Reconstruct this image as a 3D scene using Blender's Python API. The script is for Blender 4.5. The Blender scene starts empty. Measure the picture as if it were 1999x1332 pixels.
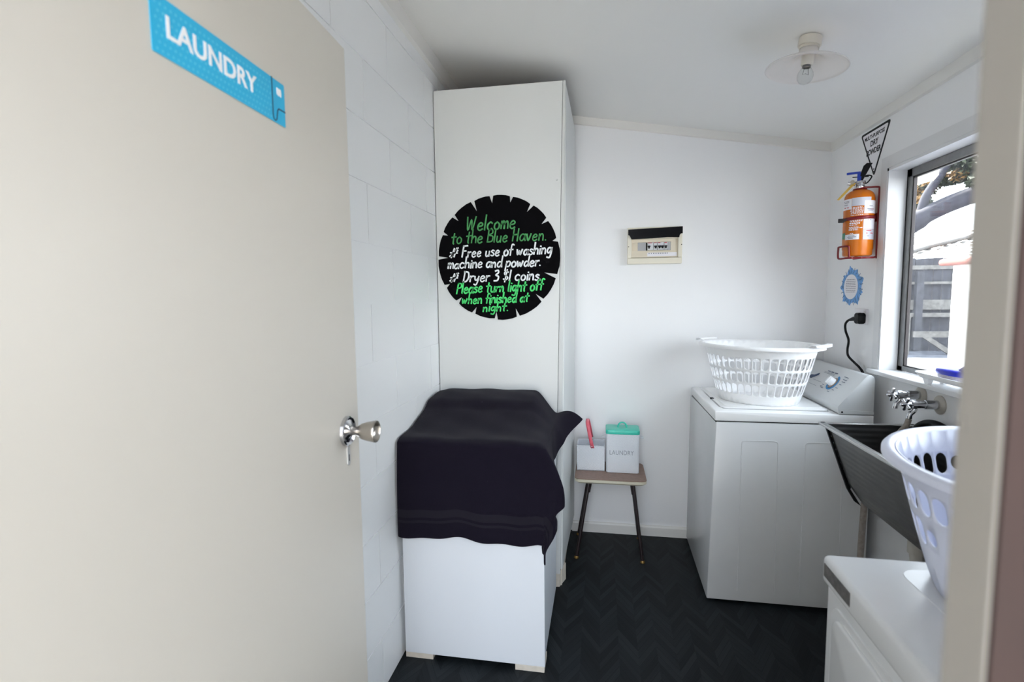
import bpy, bmesh, math, random
from mathutils import Vector, Matrix
random.seed(7)
R = math.radians
PI = math.pi
sc = bpy.context.scene
COL = sc.collection

# ------------------------------------------------------------------ camera
H = 1.42
def cam_rows(yaw, p, r):
    f = Vector((math.sin(yaw)*math.cos(p), math.cos(yaw)*math.cos(p), -math.sin(p)))
    rt = Vector((math.cos(yaw), -math.sin(yaw), 0))
    dn = f.cross(rt)
    c, s = math.cos(r), math.sin(r)
    return c*rt + s*dn, -s*rt + c*dn, f
right, down, fwd = cam_rows(R(-9.908), R(5.0), R(.641))
cd = bpy.data.cameras.new('camera')
cam = bpy.data.objects.new('camera', cd); COL.objects.link(cam)
cam.matrix_world = Matrix(((right.x, -down.x, -fwd.x, 0), (right.y, -down.y, -fwd.y, 0), (right.z, -down.z, -fwd.z, H), (0, 0, 0, 1)))
cd.sensor_width = 36
cd.lens = 36*1000/1999
cd.clip_start = .02
cd.dof.use_dof = True
cd.dof.focus_distance = 2.6
cd.dof.aperture_fstop = 3.6
sc.camera = cam

# ------------------------------------------------------------------ sky, sun, exposure
w = bpy.data.worlds.new('sky'); sc.world = w; w.use_nodes = True
nt = w.node_tree
bg = nt.nodes['Background']
tc = nt.nodes.new('ShaderNodeTexCoord'); sep = nt.nodes.new('ShaderNodeSeparateXYZ')
cr = nt.nodes.new('ShaderNodeValToRGB')
nt.links.new(tc.outputs['Generated'], sep.inputs[0]); nt.links.new(sep.outputs['Z'], cr.inputs[0])
cr.color_ramp.elements[0].position = 0.0; cr.color_ramp.elements[0].color = (.90, .94, 1, 1)
cr.color_ramp.elements[1].position = .7; cr.color_ramp.elements[1].color = (.78, .88, 1, 1)
nt.links.new(cr.outputs[0], bg.inputs[0])
bg.inputs[1].default_value = 6.0
sd = bpy.data.lights.new('sun', 'SUN'); sd.energy = 33.0; sd.angle = R(3); sd.color = (1, .96, .90)
sun = bpy.data.objects.new('sun', sd); COL.objects.link(sun)
sun.rotation_euler = Vector((.15, -.55, -.82)).to_track_quat('-Z', 'Y').to_euler()
def portal(name, loc, d, sx, sy):
    l = bpy.data.lights.new(name, 'AREA'); l.shape = 'RECTANGLE'; l.size = sx; l.size_y = sy
    l.cycles.is_portal = True
    o = bpy.data.objects.new(name, l); COL.objects.link(o); o.location = loc
    o.rotation_euler = Vector(d).to_track_quat('-Z', 'Z').to_euler()
portal('window_portal', (1.33, 1.83, 1.51), (-1, 0, 0), 1.3, .95)
portal('doorway_portal', (-.19, .22, 1.0), (0, 1, 0), .78, 2.05)
sc.view_settings.view_transform = 'Standard'
sc.view_settings.look = 'None'
sc.view_settings.exposure = 0.42
sc.view_settings.gamma = 1
sc.view_settings.use_curve_mapping = False
sc.cycles.max_bounces = 14
sc.cycles.diffuse_bounces = 8
sc.cycles.transparent_max_bounces = 16
sc.cycles.caustics_reflective = False
sc.cycles.caustics_refractive = False
sc.cycles.sample_clamp_indirect = 6

# ------------------------------------------------------------------ materials
M = {}
def lin(c):
    return tuple(((v/255)/12.92 if v/255 <= .04045 else ((v/255+.055)/1.055)**2.4) for v in c)
def mat(name, rgb, rough=.5, metal=0, spec=.5, noise=0, nscale=20, bump=0, bscale=60, sheen=0, trans=0):
    m = bpy.data.materials.new(name); m.use_nodes = True
    t = m.node_tree; b = t.nodes['Principled BSDF']
    c = lin(rgb)
    b.inputs['Base Color'].default_value = (*c, 1)
    b.inputs['Roughness'].default_value = rough
    b.inputs['Metallic'].default_value = metal
    b.inputs['Specular IOR Level'].default_value = spec
    b.inputs['Sheen Weight'].default_value = sheen
    b.inputs['Transmission Weight'].default_value = trans
    tcn = t.nodes.new('ShaderNodeTexCoord')
    if noise:
        n = t.nodes.new('ShaderNodeTexNoise'); n.inputs['Scale'].default_value = nscale; n.inputs['Detail'].default_value = 4
        r = t.nodes.new('ShaderNodeValToRGB')
        r.color_ramp.elements[0].color = (*[v*(1-noise) for v in c], 1)
        r.color_ramp.elements[1].color = (*[min(1, v*(1+noise)) for v in c], 1)
        r.color_ramp.elements[0].position = .3; r.color_ramp.elements[1].position = .7
        t.links.new(tcn.outputs['Object'], n.inputs['Vector']); t.links.new(n.outputs[0], r.inputs[0]); t.links.new(r.outputs[0], b.inputs['Base Color'])
    if bump:
        n2 = t.nodes.new('ShaderNodeTexNoise'); n2.inputs['Scale'].default_value = bscale; n2.inputs['Detail'].default_value = 3
        bp = t.nodes.new('ShaderNodeBump'); bp.inputs['Strength'].default_value = bump; bp.inputs['Distance'].default_value = .002
        t.links.new(tcn.outputs['Object'], n2.inputs['Vector']); t.links.new(n2.outputs[0], bp.inputs['Height']); t.links.new(bp.outputs[0], b.inputs['Normal'])
    M[name] = m
    return m

mat('block_paint', (240, 241, 242), .45, bump=.25, bscale=45)
mat('wall_paint', (242, 242, 243), .5, bump=.05, bscale=30)
mat('ceiling_paint', (240, 239, 236), .6, bump=.05, bscale=25)
mat('trim_paint', (232, 230, 226), .4)
mat('window_paint', (226, 226, 227), .35)
mat('door_paint', (204, 199, 190), .38, bump=.08, bscale=40)
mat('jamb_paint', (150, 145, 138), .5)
mat('blocker_paint', (186, 182, 176), .8)  # for the added walls that block light beside the doorway
mat('cladding', (44, 25, 21), .7, noise=.2, nscale=8)
mat('cupboard_paint', (214, 216, 215), .42, bump=.04, bscale=20)
mat('cabinet_white', (222, 226, 232), .35)
mat('enamel', (217, 218, 219), .22, noise=.02, nscale=6)
mat('enamel_lid', (246, 246, 246), .25)
mat('console_grey', (206, 208, 209), .35)
mat('plastic_white', (251, 251, 252), .35)
mat('plastic_bluewhite', (222, 226, 244), .3)
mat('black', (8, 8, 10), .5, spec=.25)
mat('sign_black', (6, 5, 8), .8, spec=.08, bump=.1, bscale=80)
mat('rubber', (8, 8, 9), .5, spec=.25)
mat('dark_gap', (20, 19, 20), .8)
mat('cut_wood', (214, 205, 192), .7, noise=.08, nscale=30)
mat('chrome', (205, 205, 208), .12, 1)
mat('satin', (200, 200, 200), .45, .6)
mat('brushed', (190, 184, 176), .3, 1)
mat('alu', (140, 140, 140), .35, 1, noise=.1, nscale=30)
mat('alu_dark', (62, 58, 58), .45, .6)
mat('steel_tub', (120, 119, 118), .34, 1, noise=.12, nscale=12)
mat('steel_rim', (205, 204, 202), .22, 1)
mat('pink', (232, 104, 120), .4)
mat('teal', (66, 203, 180), .3)
mat('tin_white', (230, 234, 240), .3)
mat('grey_letter', (120, 128, 138), .5)
mat('laminate', (140, 112, 98), .4, noise=.15, nscale=60)
mat('cream_edge', (206, 200, 180), .45)
mat('leg_black', (34, 24, 26), .35)
mat('brass', (150, 120, 70), .4, .8)
mat('sky_blue', (34, 176, 222), .45)
mat('sky_dots', (90, 200, 232), .45)
mat('navy', (14, 50, 90), .4)
mat('white_print', (245, 245, 248), .5)
mat('orange', (204, 108, 6), .22)
mat('red_paint', (124, 16, 24), .35)
mat('blue_plastic', (26, 60, 170), .35)
mat('brush_blue', (12, 38, 196), .3)
mat('bristle', (196, 190, 196), .8, noise=.2, nscale=300)
mat('tag_yellow', (226, 184, 84), .6)
mat('dark_board', (58, 46, 40), .8)
mat('label_white', (238, 236, 240), .45)
mat('label_grey', (205, 205, 214), .45)
mat('label_green', (40, 120, 86), .5)
mat('print_red', (190, 50, 60), .5)
mat('print_blue', (50, 60, 140), .5)
mat('chalk_green', (70, 150, 84), .7, noise=.25, nscale=40)
mat('chalk_bright', (74, 220, 116), .7, noise=.15, nscale=40)
mat('chalk_white', (236, 240, 242), .7, noise=.08, nscale=40)
mat('fuse_cream', (228, 222, 204), .4)
mat('fuse_panel', (222, 212, 192), .45)
mat('blank_grey', (178, 178, 180), .5)
mat('breaker', (214, 216, 218), .4)
mat('flap_black', (8, 7, 12), .2, spec=.25)
mat('oval_blue', (104, 158, 214), .5, noise=.35, nscale=60)
mat('oval_dark', (34, 84, 140), .5)
mat('print_grey', (120, 122, 134), .6)
mat('washer_blue', (30, 130, 190), .4)
mat('washer_print', (90, 100, 120), .5)
mat('taupe', (150, 132, 122), .4)
mat('label_strip', (96, 92, 90), .35, noise=.35, nscale=70)
mat('pvc', (196, 190, 180), .45)
mat('hose_grey', (150, 140, 132), .5, noise=.2, nscale=80)
mat('lamp_cream', (226, 220, 208), .35)
mat('concrete', (206, 203, 197), .9, noise=.1, nscale=3)
mat('render_white', (236, 234, 230), .8)
mat('fence', (52, 52, 58), .9, noise=.3, nscale=6)
mat('fence_rail', (92, 90, 88), .9, noise=.3, nscale=12)
mat('beam_pink', (128, 82, 74), .7)
mat('tile', (92, 87, 83), .8, noise=.12, nscale=8)
mat('tile_ridge', (82, 78, 75), .8)
mat('peach', (232, 196, 160), .8)
mat('bark', (38, 37, 46), .9, noise=.3, nscale=10)
mat('leaf', (38, 46, 22), .7, noise=.45, nscale=3)
mat('leaf_sunlit', (130, 98, 50), .7, noise=.25, nscale=4)
mat('soffit', (190, 178, 160), .7)
mat('garden_soil', (78, 80, 88), .95, noise=.35, nscale=4)

def floor_mat():
    m = bpy.data.materials.new('vinyl_chevron'); m.use_nodes = True; t = m.node_tree; b = t.nodes['Principled BSDF']
    N = t.nodes.new; L = t.links.new
    def mth(op, a, bb=None, c=None):
        n = N('ShaderNodeMath'); n.operation = op
        for i, v in enumerate((a, bb, c)):
            if v is None: continue
            if isinstance(v, (int, float)): n.inputs[i].default_value = v
            else: L(v, n.inputs[i])
        return n.outputs[0]
    tcn = N('ShaderNodeTexCoord'); s = N('ShaderNodeSeparateXYZ'); L(tcn.outputs['Object'], s.inputs[0])
    colw = .15
    u = mth('DIVIDE', s.outputs['X'], colw); fu = mth('FRACT', u)
    tri = mth('ABSOLUTE', mth('SUBTRACT', fu, .5))            # 0 mid .. .5 edge
    v = mth('ADD', s.outputs['Y'], mth('MULTIPLY', tri, colw*1.7))
    pv = mth('DIVIDE', v, .045); fv = mth('FRACT', pv); iv = mth('FLOOR', pv); iu = mth('FLOOR', mth('MULTIPLY', u, 2))
    cmb = N('ShaderNodeCombineXYZ'); L(iu, cmb.inputs[0]); L(iv, cmb.inputs[1])
    wn = N('ShaderNodeTexWhiteNoise'); L(cmb.outputs[0], wn.inputs['Vector'])
    # grain running along each plank
    sgn = mth('SIGN', mth('SUBTRACT', fu, .5))
    gx = mth('MULTIPLY', fv, 40.0)
    g = N('ShaderNodeCombineXYZ'); L(gx, g.inputs[0]); L(mth('MULTIPLY', s.outputs['X'], 26.0), g.inputs[1]); L(mth('MULTIPLY', iv, 3.7), g.inputs[2])
    gn = N('ShaderNodeTexNoise'); gn.inputs['Scale'].default_value = .55; gn.inputs['Detail'].default_value = 5; L(g.outputs[0], gn.inputs['Vector'])
    edge = mth('LESS_THAN', fv, .06)
    val = mth('ADD', mth('MULTIPLY', wn.outputs['Value'], .5), mth('MULTIPLY', gn.outputs[0], .9))
    r = N('ShaderNodeValToRGB'); L(mth('MULTIPLY', val, .75), r.inputs[0])
    r.color_ramp.elements[0].position = .2; r.color_ramp.elements[0].color = (*lin((12, 14, 16)), 1)
    r.color_ramp.elements[1].position = .85; r.color_ramp.elements[1].color = (*lin((38, 43, 46)), 1)
    mx = N('ShaderNodeMixRGB'); L(edge, mx.inputs[0]); L(r.outputs[0], mx.inputs[1]); mx.inputs[2].default_value = (*lin((15, 18, 20)), 1)
    L(mx.outputs[0], b.inputs['Base Color'])
    b.inputs['Roughness'].default_value = .5; b.inputs['Specular IOR Level'].default_value = .15
    bp = N('ShaderNodeBump'); bp.inputs['Strength'].default_value = .3; bp.inputs['Distance'].default_value = .001
    L(gn.outputs[0], bp.inputs['Height']); L(bp.outputs[0], b.inputs['Normal'])
    M['floor'] = m
floor_mat()
def towel_mat(name, rgb, rough):
    m = mat(name, rgb, rough, spec=.08, sheen=.06, bump=.9, bscale=420)
    t = m.node_tree; b = t.nodes['Principled BSDF']
    b.inputs['Sheen Roughness'].default_value = .5
    v = t.nodes.new('ShaderNodeTexVoronoi'); v.inputs['Scale'].default_value = 22
    tcn = t.nodes.new('ShaderNodeTexCoord'); t.links.new(tcn.outputs['Object'], v.inputs['Vector'])
    lt = t.nodes.new('ShaderNodeMath'); lt.operation = 'LESS_THAN'; lt.inputs[1].default_value = .035
    t.links.new(v.outputs['Distance'], lt.inputs[0])
    mx = t.nodes.new('ShaderNodeMixRGB'); mx.inputs[1].default_value = (*lin(rgb), 1); mx.inputs[2].default_value = (*lin((84, 80, 90)), 1)
    t.links.new(lt.outputs[0], mx.inputs[0]); t.links.new(mx.outputs[0], b.inputs['Base Color'])
towel_mat('towel', (22, 18, 30), .95)
mat('towel_band', (20, 16, 28), .8, spec=.2, sheen=.1)
def chips(mname, sc_, thr, rgb):
    m = M[mname]; t = m.node_tree; b = t.nodes['Principled BSDF']; N = t.nodes.new; L = t.links.new
    tcn = N('ShaderNodeTexCoord'); mp = N('ShaderNodeMapping'); mp.inputs['Scale'].default_value = (1, 1, 2.2); L(tcn.outputs['Object'], mp.inputs[0])
    v = N('ShaderNodeTexVoronoi'); v.inputs['Scale'].default_value = sc_; L(mp.outputs[0], v.inputs['Vector'])
    n = N('ShaderNodeTexNoise'); n.inputs['Scale'].default_value = 60; L(tcn.outputs['Object'], n.inputs['Vector'])
    mu = N('ShaderNodeMath'); mu.operation = 'MULTIPLY'; L(v.outputs['Distance'], mu.inputs[0]); L(n.outputs[0], mu.inputs[1])
    lt = N('ShaderNodeMath'); lt.operation = 'LESS_THAN'; lt.inputs[1].default_value = thr; L(mu.outputs[0], lt.inputs[0])
    mx = N('ShaderNodeMixRGB'); mx.inputs[1].default_value = b.inputs['Base Color'].default_value[:]; mx.inputs[2].default_value = (*lin(rgb), 1)
    L(lt.outputs[0], mx.inputs[0]); L(mx.outputs[0], b.inputs['Base Color'])
chips('cabinet_white', 7, .012, (70, 66, 64))
def glass_mat():
    m = bpy.data.materials.new('window_glass'); m.use_nodes = True; t = m.node_tree; N = t.nodes.new; L = t.links.new
    t.nodes.remove(t.nodes['Principled BSDF']); out = t.nodes['Material Output']
    tr = N('ShaderNodeBsdfTransparent'); tr.inputs[0].default_value = (.97, .985, .98, 1)
    gl = N('ShaderNodeBsdfGlossy'); gl.inputs['Roughness'].default_value = .02
    df = N('ShaderNodeBsdfTranslucent'); df.inputs[0].default_value = (.8, .85, .9, 1)
    lw = N('ShaderNodeLayerWeight'); pw = N('ShaderNodeMath'); pw.operation = 'POWER'; pw.inputs[1].default_value = 5; L(lw.outputs['Facing'], pw.inputs[0])
    fr = N('ShaderNodeMath'); fr.operation = 'MULTIPLY_ADD'; fr.inputs[1].default_value = .5; fr.inputs[2].default_value = .02; L(pw.outputs[0], fr.inputs[0])
    tcn = N('ShaderNodeTexCoord'); mp = N('ShaderNodeMapping'); mp.inputs['Scale'].default_value = (1, 30, 5)
    n = N('ShaderNodeTexNoise'); n.inputs['Scale'].default_value = 2.0; n.inputs['Detail'].default_value = 6
    L(tcn.outputs['Object'], mp.inputs[0]); L(mp.outputs[0], n.inputs['Vector'])
    r = N('ShaderNodeValToRGB'); r.color_ramp.elements[0].position = .45; r.color_ramp.elements[0].color = (.002, .002, .002, 1)
    r.color_ramp.elements[1].position = .8; r.color_ramp.elements[1].color = (.014, .014, .014, 1)
    L(n.outputs[0], r.inputs[0])
    m1 = N('ShaderNodeMixShader'); L(r.outputs[0], m1.inputs[0]); L(tr.outputs[0], m1.inputs[1]); L(df.outputs[0], m1.inputs[2])
    m2 = N('ShaderNodeMixShader'); L(fr.outputs[0], m2.inputs[0]); L(m1.outputs[0], m2.inputs[1]); L(gl.outputs[0], m2.inputs[2])
    L(m2.outputs[0], out.inputs[0]); M['window_glass'] = m
    m = bpy.data.materials.new('clear_bulb'); m.use_nodes = True; t = m.node_tree; N = t.nodes.new; L = t.links.new
    t.nodes.remove(t.nodes['Principled BSDF']); out = t.nodes['Material Output']
    tr = N('ShaderNodeBsdfTransparent'); tr.inputs[0].default_value = (.93, .95, .95, 1)
    gl = N('ShaderNodeBsdfGlossy'); gl.inputs['Roughness'].default_value = .06
    fr = N('ShaderNodeLayerWeight'); pw = N('ShaderNodeMath'); pw.operation = 'POWER'; pw.inputs[1].default_value = 2.5; L(fr.outputs['Facing'], pw.inputs[0])
    m1 = N('ShaderNodeMixShader'); L(pw.outputs[0], m1.inputs[0]); L(tr.outputs[0], m1.inputs[1]); L(gl.outputs[0], m1.inputs[2])
    L(m1.outputs[0], out.inputs[0]); M['clear_bulb'] = m
    m = bpy.data.materials.new('opal_shade'); m.use_nodes = True; t = m.node_tree; N = t.nodes.new; L = t.links.new
    b = t.nodes['Principled BSDF']; out = t.nodes['Material Output']
    b.inputs['Base Color'].default_value = (.9, .87, .84, 1); b.inputs['Roughness'].default_value = .12
    tl = N('ShaderNodeBsdfTranslucent'); tl.inputs[0].default_value = (.96, .93, .90, 1)
    m1 = N('ShaderNodeMixShader'); m1.inputs[0].default_value = .4; L(b.outputs[0], m1.inputs[1]); L(tl.outputs[0], m1.inputs[2])
    L(m1.outputs[0], out.inputs[0]); M['opal_shade'] = m
glass_mat()
def dotted_tin():
    m = M['tin_white']; t = m.node_tree; b = t.nodes['Principled BSDF']; N = t.nodes.new; L = t.links.new
    tcn = N('ShaderNodeTexCoord'); s = N('ShaderNodeSeparateXYZ'); L(tcn.outputs['Object'], s.inputs[0])
    outs = []
    for ax in ('X', 'Z'):
        a = N('ShaderNodeMath'); a.operation = 'MULTIPLY'; a.inputs[1].default_value = 2*PI/.0085; L(s.outputs[ax], a.inputs[0])
        c = N('ShaderNodeMath'); c.operation = 'SINE'; L(a.outputs[0], c.inputs[0]); outs.append(c.outputs[0])
    mu = N('ShaderNodeMath'); mu.operation = 'MULTIPLY'; L(outs[0], mu.inputs[0]); L(outs[1], mu.inputs[1])
    bp = N('ShaderNodeBump'); bp.inputs['Strength'].default_value = .7; bp.inputs['Distance'].default_value = .0012
    L(mu.outputs[0], bp.inputs['Height']); L(bp.outputs[0], b.inputs['Normal'])
dotted_tin()
def ripple(mname, ax, period, strength):
    m = M[mname]; t = m.node_tree; b = t.nodes['Principled BSDF']; N = t.nodes.new; L = t.links.new
    tcn = N('ShaderNodeTexCoord'); s = N('ShaderNodeSeparateXYZ'); L(tcn.outputs['Object'], s.inputs[0])
    a = N('ShaderNodeMath'); a.operation = 'MULTIPLY'; a.inputs[1].default_value = 2*PI/period; L(s.outputs[ax], a.inputs[0])
    c = N('ShaderNodeMath'); c.operation = 'SINE'; L(a.outputs[0], c.inputs[0])
    bp = N('ShaderNodeBump'); bp.inputs['Strength'].default_value = strength; bp.inputs['Distance'].default_value = .002
    L(c.outputs[0], bp.inputs['Height']); L(bp.outputs[0], b.inputs['Normal'])
ripple('steel_tub', 'Z', .022, .12)

# ------------------------------------------------------------------ mesh helpers
class MB:
    def __init__(s): s.bm = bmesh.new()
    def add(s, other, mx=None):
        me = bpy.data.meshes.new('tmp'); other.to_mesh(me); other.free()
        if mx is not None: me.transform(mx)
        s.bm.from_mesh(me); bpy.data.meshes.remove(me); return s
    def box(s, x0, x1, y0, y1, z0, z1, bev=0, seg=2, mx=None):
        b = bmesh.new(); bmesh.ops.create_cube(b, size=1)
        for v in b.verts: v.co = Vector(((x0+x1)/2+v.co.x*(x1-x0), (y0+y1)/2+v.co.y*(y1-y0), (z0+z1)/2+v.co.z*(z1-z0)))
        if bev: bmesh.ops.bevel(b, geom=b.edges[:], offset=bev, segments=seg, affect='EDGES', profile=.5)
        return s.add(b, mx)
    def prism(s, pts, axis, a0, a1, bev=0, seg=2, mx=None):
        """polygon pts in the two other axes (cyclic order), extruded along axis"""
        b = bmesh.new()
        def mk(p, a):
            return {'x': (a, p[0], p[1]), 'y': (p[0], a, p[1]), 'z': (p[0], p[1], a)}[axis]
        A = [b.verts.new(mk(p, a0)) for p in pts]; B = [b.verts.new(mk(p, a1)) for p in pts]
        n = len(pts); b.faces.new(A); b.faces.new(B[::-1])
        for i in range(n): b.faces.new((A[i], A[(i+1) % n], B[(i+1) % n], B[i]))
        bmesh.ops.recalc_face_normals(b, faces=b.faces[:])
        if bev: bmesh.ops.bevel(b, geom=b.edges[:], offset=bev, segments=seg, affect='EDGES', profile=.5)
        return s.add(b, mx)
    def hexa(s, bot, top, bev=0, seg=2):
        b = bmesh.new(); A = [b.verts.new(p) for p in bot]; B = [b.verts.new(p) for p in top]
        b.faces.new(A[::-1]); b.faces.new(B)
        for i in range(4): b.faces.new((A[i], A[(i+1) % 4], B[(i+1) % 4], B[i]))
        bmesh.ops.recalc_face_normals(b, faces=b.faces[:])
        if bev: bmesh.ops.bevel(b, geom=b.edges[:], offset=bev, segments=seg, affect='EDGES', profile=.5)
        return s.add(b)
    def tube(s, pts, r, n=10, cap=True, closed=False):
        b = bmesh.new(); pts = [Vector(p) for p in pts]; rings = []; N = len(pts)
        rr = r if isinstance(r, (list, tuple)) else [r]*N
        up = None
        for i, p in enumerate(pts):
            if closed: t = (pts[(i+1) % N]-pts[i-1]).normalized()
            else: t = (pts[min(i+1, N-1)]-pts[max(i-1, 0)]).normalized()
            if up is None:
                up = Vector((0, 0, 1)) if abs(t.z) < .9 else Vector((1, 0, 0))
            a = (up-t*up.dot(t))
            if a.length < 1e-5: a = t.orthogonal()
            a.normalize(); c = t.cross(a); up = a
            rings.append([b.verts.new(p+(a*math.cos(2*PI*k/n)+c*math.sin(2*PI*k/n))*rr[i]) for k in range(n)])
        for i in range(N if closed else N-1):
            A, B = rings[i], rings[(i+1) % N]
            for k in range(n): b.faces.new((A[k], A[(k+1) % n], B[(k+1) % n], B[k]))
        if cap and not closed: b.faces.new(rings[0][::-1]); b.faces.new(rings[-1])
        bmesh.ops.recalc_face_normals(b, faces=b.faces[:])
        return s.add(b)
    def lathe(s, prof, n=40, mx=None, a0=0, a1=2*PI, sx=1, sy=1):
        """prof: (r,z) list about z"""
        b = bmesh.new(); full = abs(a1-a0-2*PI) < 1e-6; cols = []
        m = n if full else n+1
        for k in range(m):
            a = a0+(a1-a0)*k/n
            cols.append([b.verts.new((r*math.cos(a)*sx, r*math.sin(a)*sy, z)) for r, z in prof])
        for k in range(n):
            A, B = cols[k], cols[(k+1) % m]
            for i in range(len(prof)-1): b.faces.new((A[i], B[i], B[i+1], A[i+1]))
        bmesh.ops.remove_doubles(b, verts=b.verts[:], dist=1e-6)
        bmesh.ops.dissolve_degenerate(b, edges=b.edges[:], dist=1e-7)
        bmesh.ops.recalc_face_normals(b, faces=b.faces[:])
        return s.add(b, mx)
    def grid(s, P, nu, nv, closed_u=False):
        b = bmesh.new(); V = [[b.verts.new(P(i, j)) for j in range(nv)] for i in range(nu)]
        for i in range(nu if closed_u else nu-1):
            for j in range(nv-1): b.faces.new((V[i][j], V[(i+1) % nu][j], V[(i+1) % nu][j+1], V[i][j+1]))
        return s.add(b)
    def ngon(s, pts, mx=None):
        b = bmesh.new(); b.faces.new([b.verts.new(p) for p in pts]); return s.add(b, mx)
    def build(s, name, m, parent=None, smooth=None):
        me = bpy.data.meshes.new(name); s.bm.to_mesh(me); s.bm.free()
        for mm in (m if isinstance(m, (list, tuple)) else [m]): me.materials.append(M[mm])
        o = bpy.data.objects.new(name, me); COL.objects.link(o)
        if parent: o.parent = parent; o.matrix_parent_inverse = parent.matrix_world.inverted() if False else Matrix.Translation(-Vector(parent.location))
        if smooth is not None:
            for p in me.polygons: p.use_smooth = True
            me.set_sharp_from_angle(angle=R(smooth))
        return o
def tag(o, label, cat, group=None):
    o['label'] = label; o['category'] = cat
    if group: o['group'] = group
    return o
def thing(name, loc, label, cat, group=None):
    o = bpy.data.objects.new(name, None); COL.objects.link(o); o.location = loc; o.empty_display_size = .05
    return tag(o, label, cat, group)
def struct(o): o['kind'] = 'structure'; return o
def sempty(name, loc=(0, 0, 0)):
    o = bpy.data.objects.new(name, None); COL.objects.link(o); o.location = loc; return struct(o)
def frame(o, u, v):
    u = Vector(u).normalized(); v = Vector(v).normalized(); n = u.cross(v)
    return Matrix(((u.x, v.x, n.x, o[0]), (u.y, v.y, n.y, o[1]), (u.z, v.z, n.z, o[2]), (0, 0, 0, 1)))
def rrect(x0, x1, y0, y1, r, n=6):
    pts = []
    for cx, cy, a in ((x1-r, y1-r, 0), (x0+r, y1-r, 90), (x0+r, y0+r, 180), (x1-r, y0+r, 270)):
        for k in range(n+1):
            t = R(a+90*k/n); pts.append((cx+r*math.cos(t), cy+r*math.sin(t)))
    return pts
def text_bm(body, size, thick=.0006, bold=0, width=None, height=None):
    """built-in font as mesh, lower-left corner at the origin, scaled to width and cap height"""
    c = bpy.data.curves.new('txt', 'FONT'); c.body = body; c.size = size; c.extrude = thick/2; c.offset = bold*size
    c.resolution_u = 3
    o = bpy.data.objects.new('txt', c); COL.objects.link(o)
    dg = bpy.context.evaluated_depsgraph_get(); dg.update()
    me = bpy.data.meshes.new_from_object(o.evaluated_get(dg))
    bpy.data.objects.remove(o); bpy.data.curves.remove(c)
    b = bmesh.new(); b.from_mesh(me); bpy.data.meshes.remove(me)
    xs = [v.co.x for v in b.verts]; ys = [v.co.y for v in b.verts]; x0, x1, y0, y1 = min(xs), max(xs), min(ys), max(ys)
    kx = width/(x1-x0) if width else 1; ky = height/(y1-y0) if height else (kx if width else 1)
    for v in b.verts: v.co = Vector(((v.co.x-x0)*kx, (v.co.y-y0)*ky, v.co.z))
    return b
def spline(pts, n=6):
    pts = [Vector(p) for p in pts]; out = []
    for i in range(len(pts)-1):
        p0 = pts[max(i-1, 0)]; p1 = pts[i]; p2 = pts[i+1]; p3 = pts[min(i+2, len(pts)-1)]
        for k in range(n):
            t = k/n
            out.append(.5*((2*p1)+(p2-p0)*t+(2*p0-5*p1+4*p2-p3)*t*t+(3*p1-p0-3*p2+p3)*t**3))
    out.append(pts[-1]); return out
def ribbon(mb, pts, wd, th, mx):
    """flat stroke with thickness in the local xy plane"""
    pts = [Vector((p[0], p[1])) for p in pts]; N = len(pts)
    if N < 2: return
    b = bmesh.new(); L_, R_, L2, R2 = [], [], [], []
    for i, p in enumerate(pts):
        t = pts[min(i+1, N-1)]-pts[max(i-1, 0)]
        if t.length < 1e-9: t = Vector((1, 0))
        t.normalize(); nrm = Vector((-t.y, t.x))*wd/2
        ext = t*(-wd*.3 if i == 0 else (wd*.3 if i == N-1 else 0))
        q = p+ext
        L_.append(b.verts.new((*(q+nrm), th))); R_.append(b.verts.new((*(q-nrm), th)))
        L2.append(b.verts.new((*(q+nrm), 0))); R2.append(b.verts.new((*(q-nrm), 0)))
    for i in range(N-1):
        b.faces.new((R_[i], R_[i+1], L_[i+1], L_[i])); b.faces.new((L_[i], L_[i+1], L2[i+1], L2[i])); b.faces.new((R2[i], R2[i+1], R_[i+1], R_[i]))
    mb.add(b, mx)

# ================================================================== setting
XL, XR, YB, YF = -.772, 1.194, 3.02, .28
def zc(x): return 2.404-.1704*x         # sloped ceiling
# floor
struct(MB().box(XL-.1, XR+.1, YF-.06, YB+.1, -.06, 0).build('floor', 'floor'))
# block wall, bevelled joints between the 400 x 200 blocks
mb = MB(); mb.box(XL-.16, XL-.004, YF-.05, YB+.1, -.06, 2.75)
for ci in range(14):
    z0, z1 = ci*.2, (ci+1)*.2
    off = 1.64 if ci % 2 == 0 else 1.84
    y = off-.4*5
    while y < YB+.05:
        a, c = max(y, YF-.05), min(y+.4, YB+.08)
        if c-a > .01:
            g = .0022
            mb.prism([(a+g, z0+g), (c-g, z0+g), (c-g, z1-g), (a+g, z1-g)], 'x', XL-.006, XL, bev=0)
            b = mb.bm
        y += .4
struct(mb.build('wall_left', 'block_paint'))
struct(MB().box(XL-.1, XR+.15, YB, YB+.12, -.06, 2.75).build('wall_back', 'wall_paint'))
# right wall with the window opening
WY0, WY1, WZ0, WZ1 = 1.2, 2.46, 1.075, 1.94
mb = MB(); X2 = XR+.10
mb.box(XR, X2, YF-.05, YB+.1, -.06, WZ0); mb.box(XR, X2, YF-.05, YB+.1, WZ1, 2.4)
mb.box(XR, X2, WY1, YB+.1, WZ0, WZ1); mb.box(XR, X2, YF-.05, WY0, WZ0, WZ1)
struct(mb.build('wall_right', 'wall_paint'))
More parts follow.
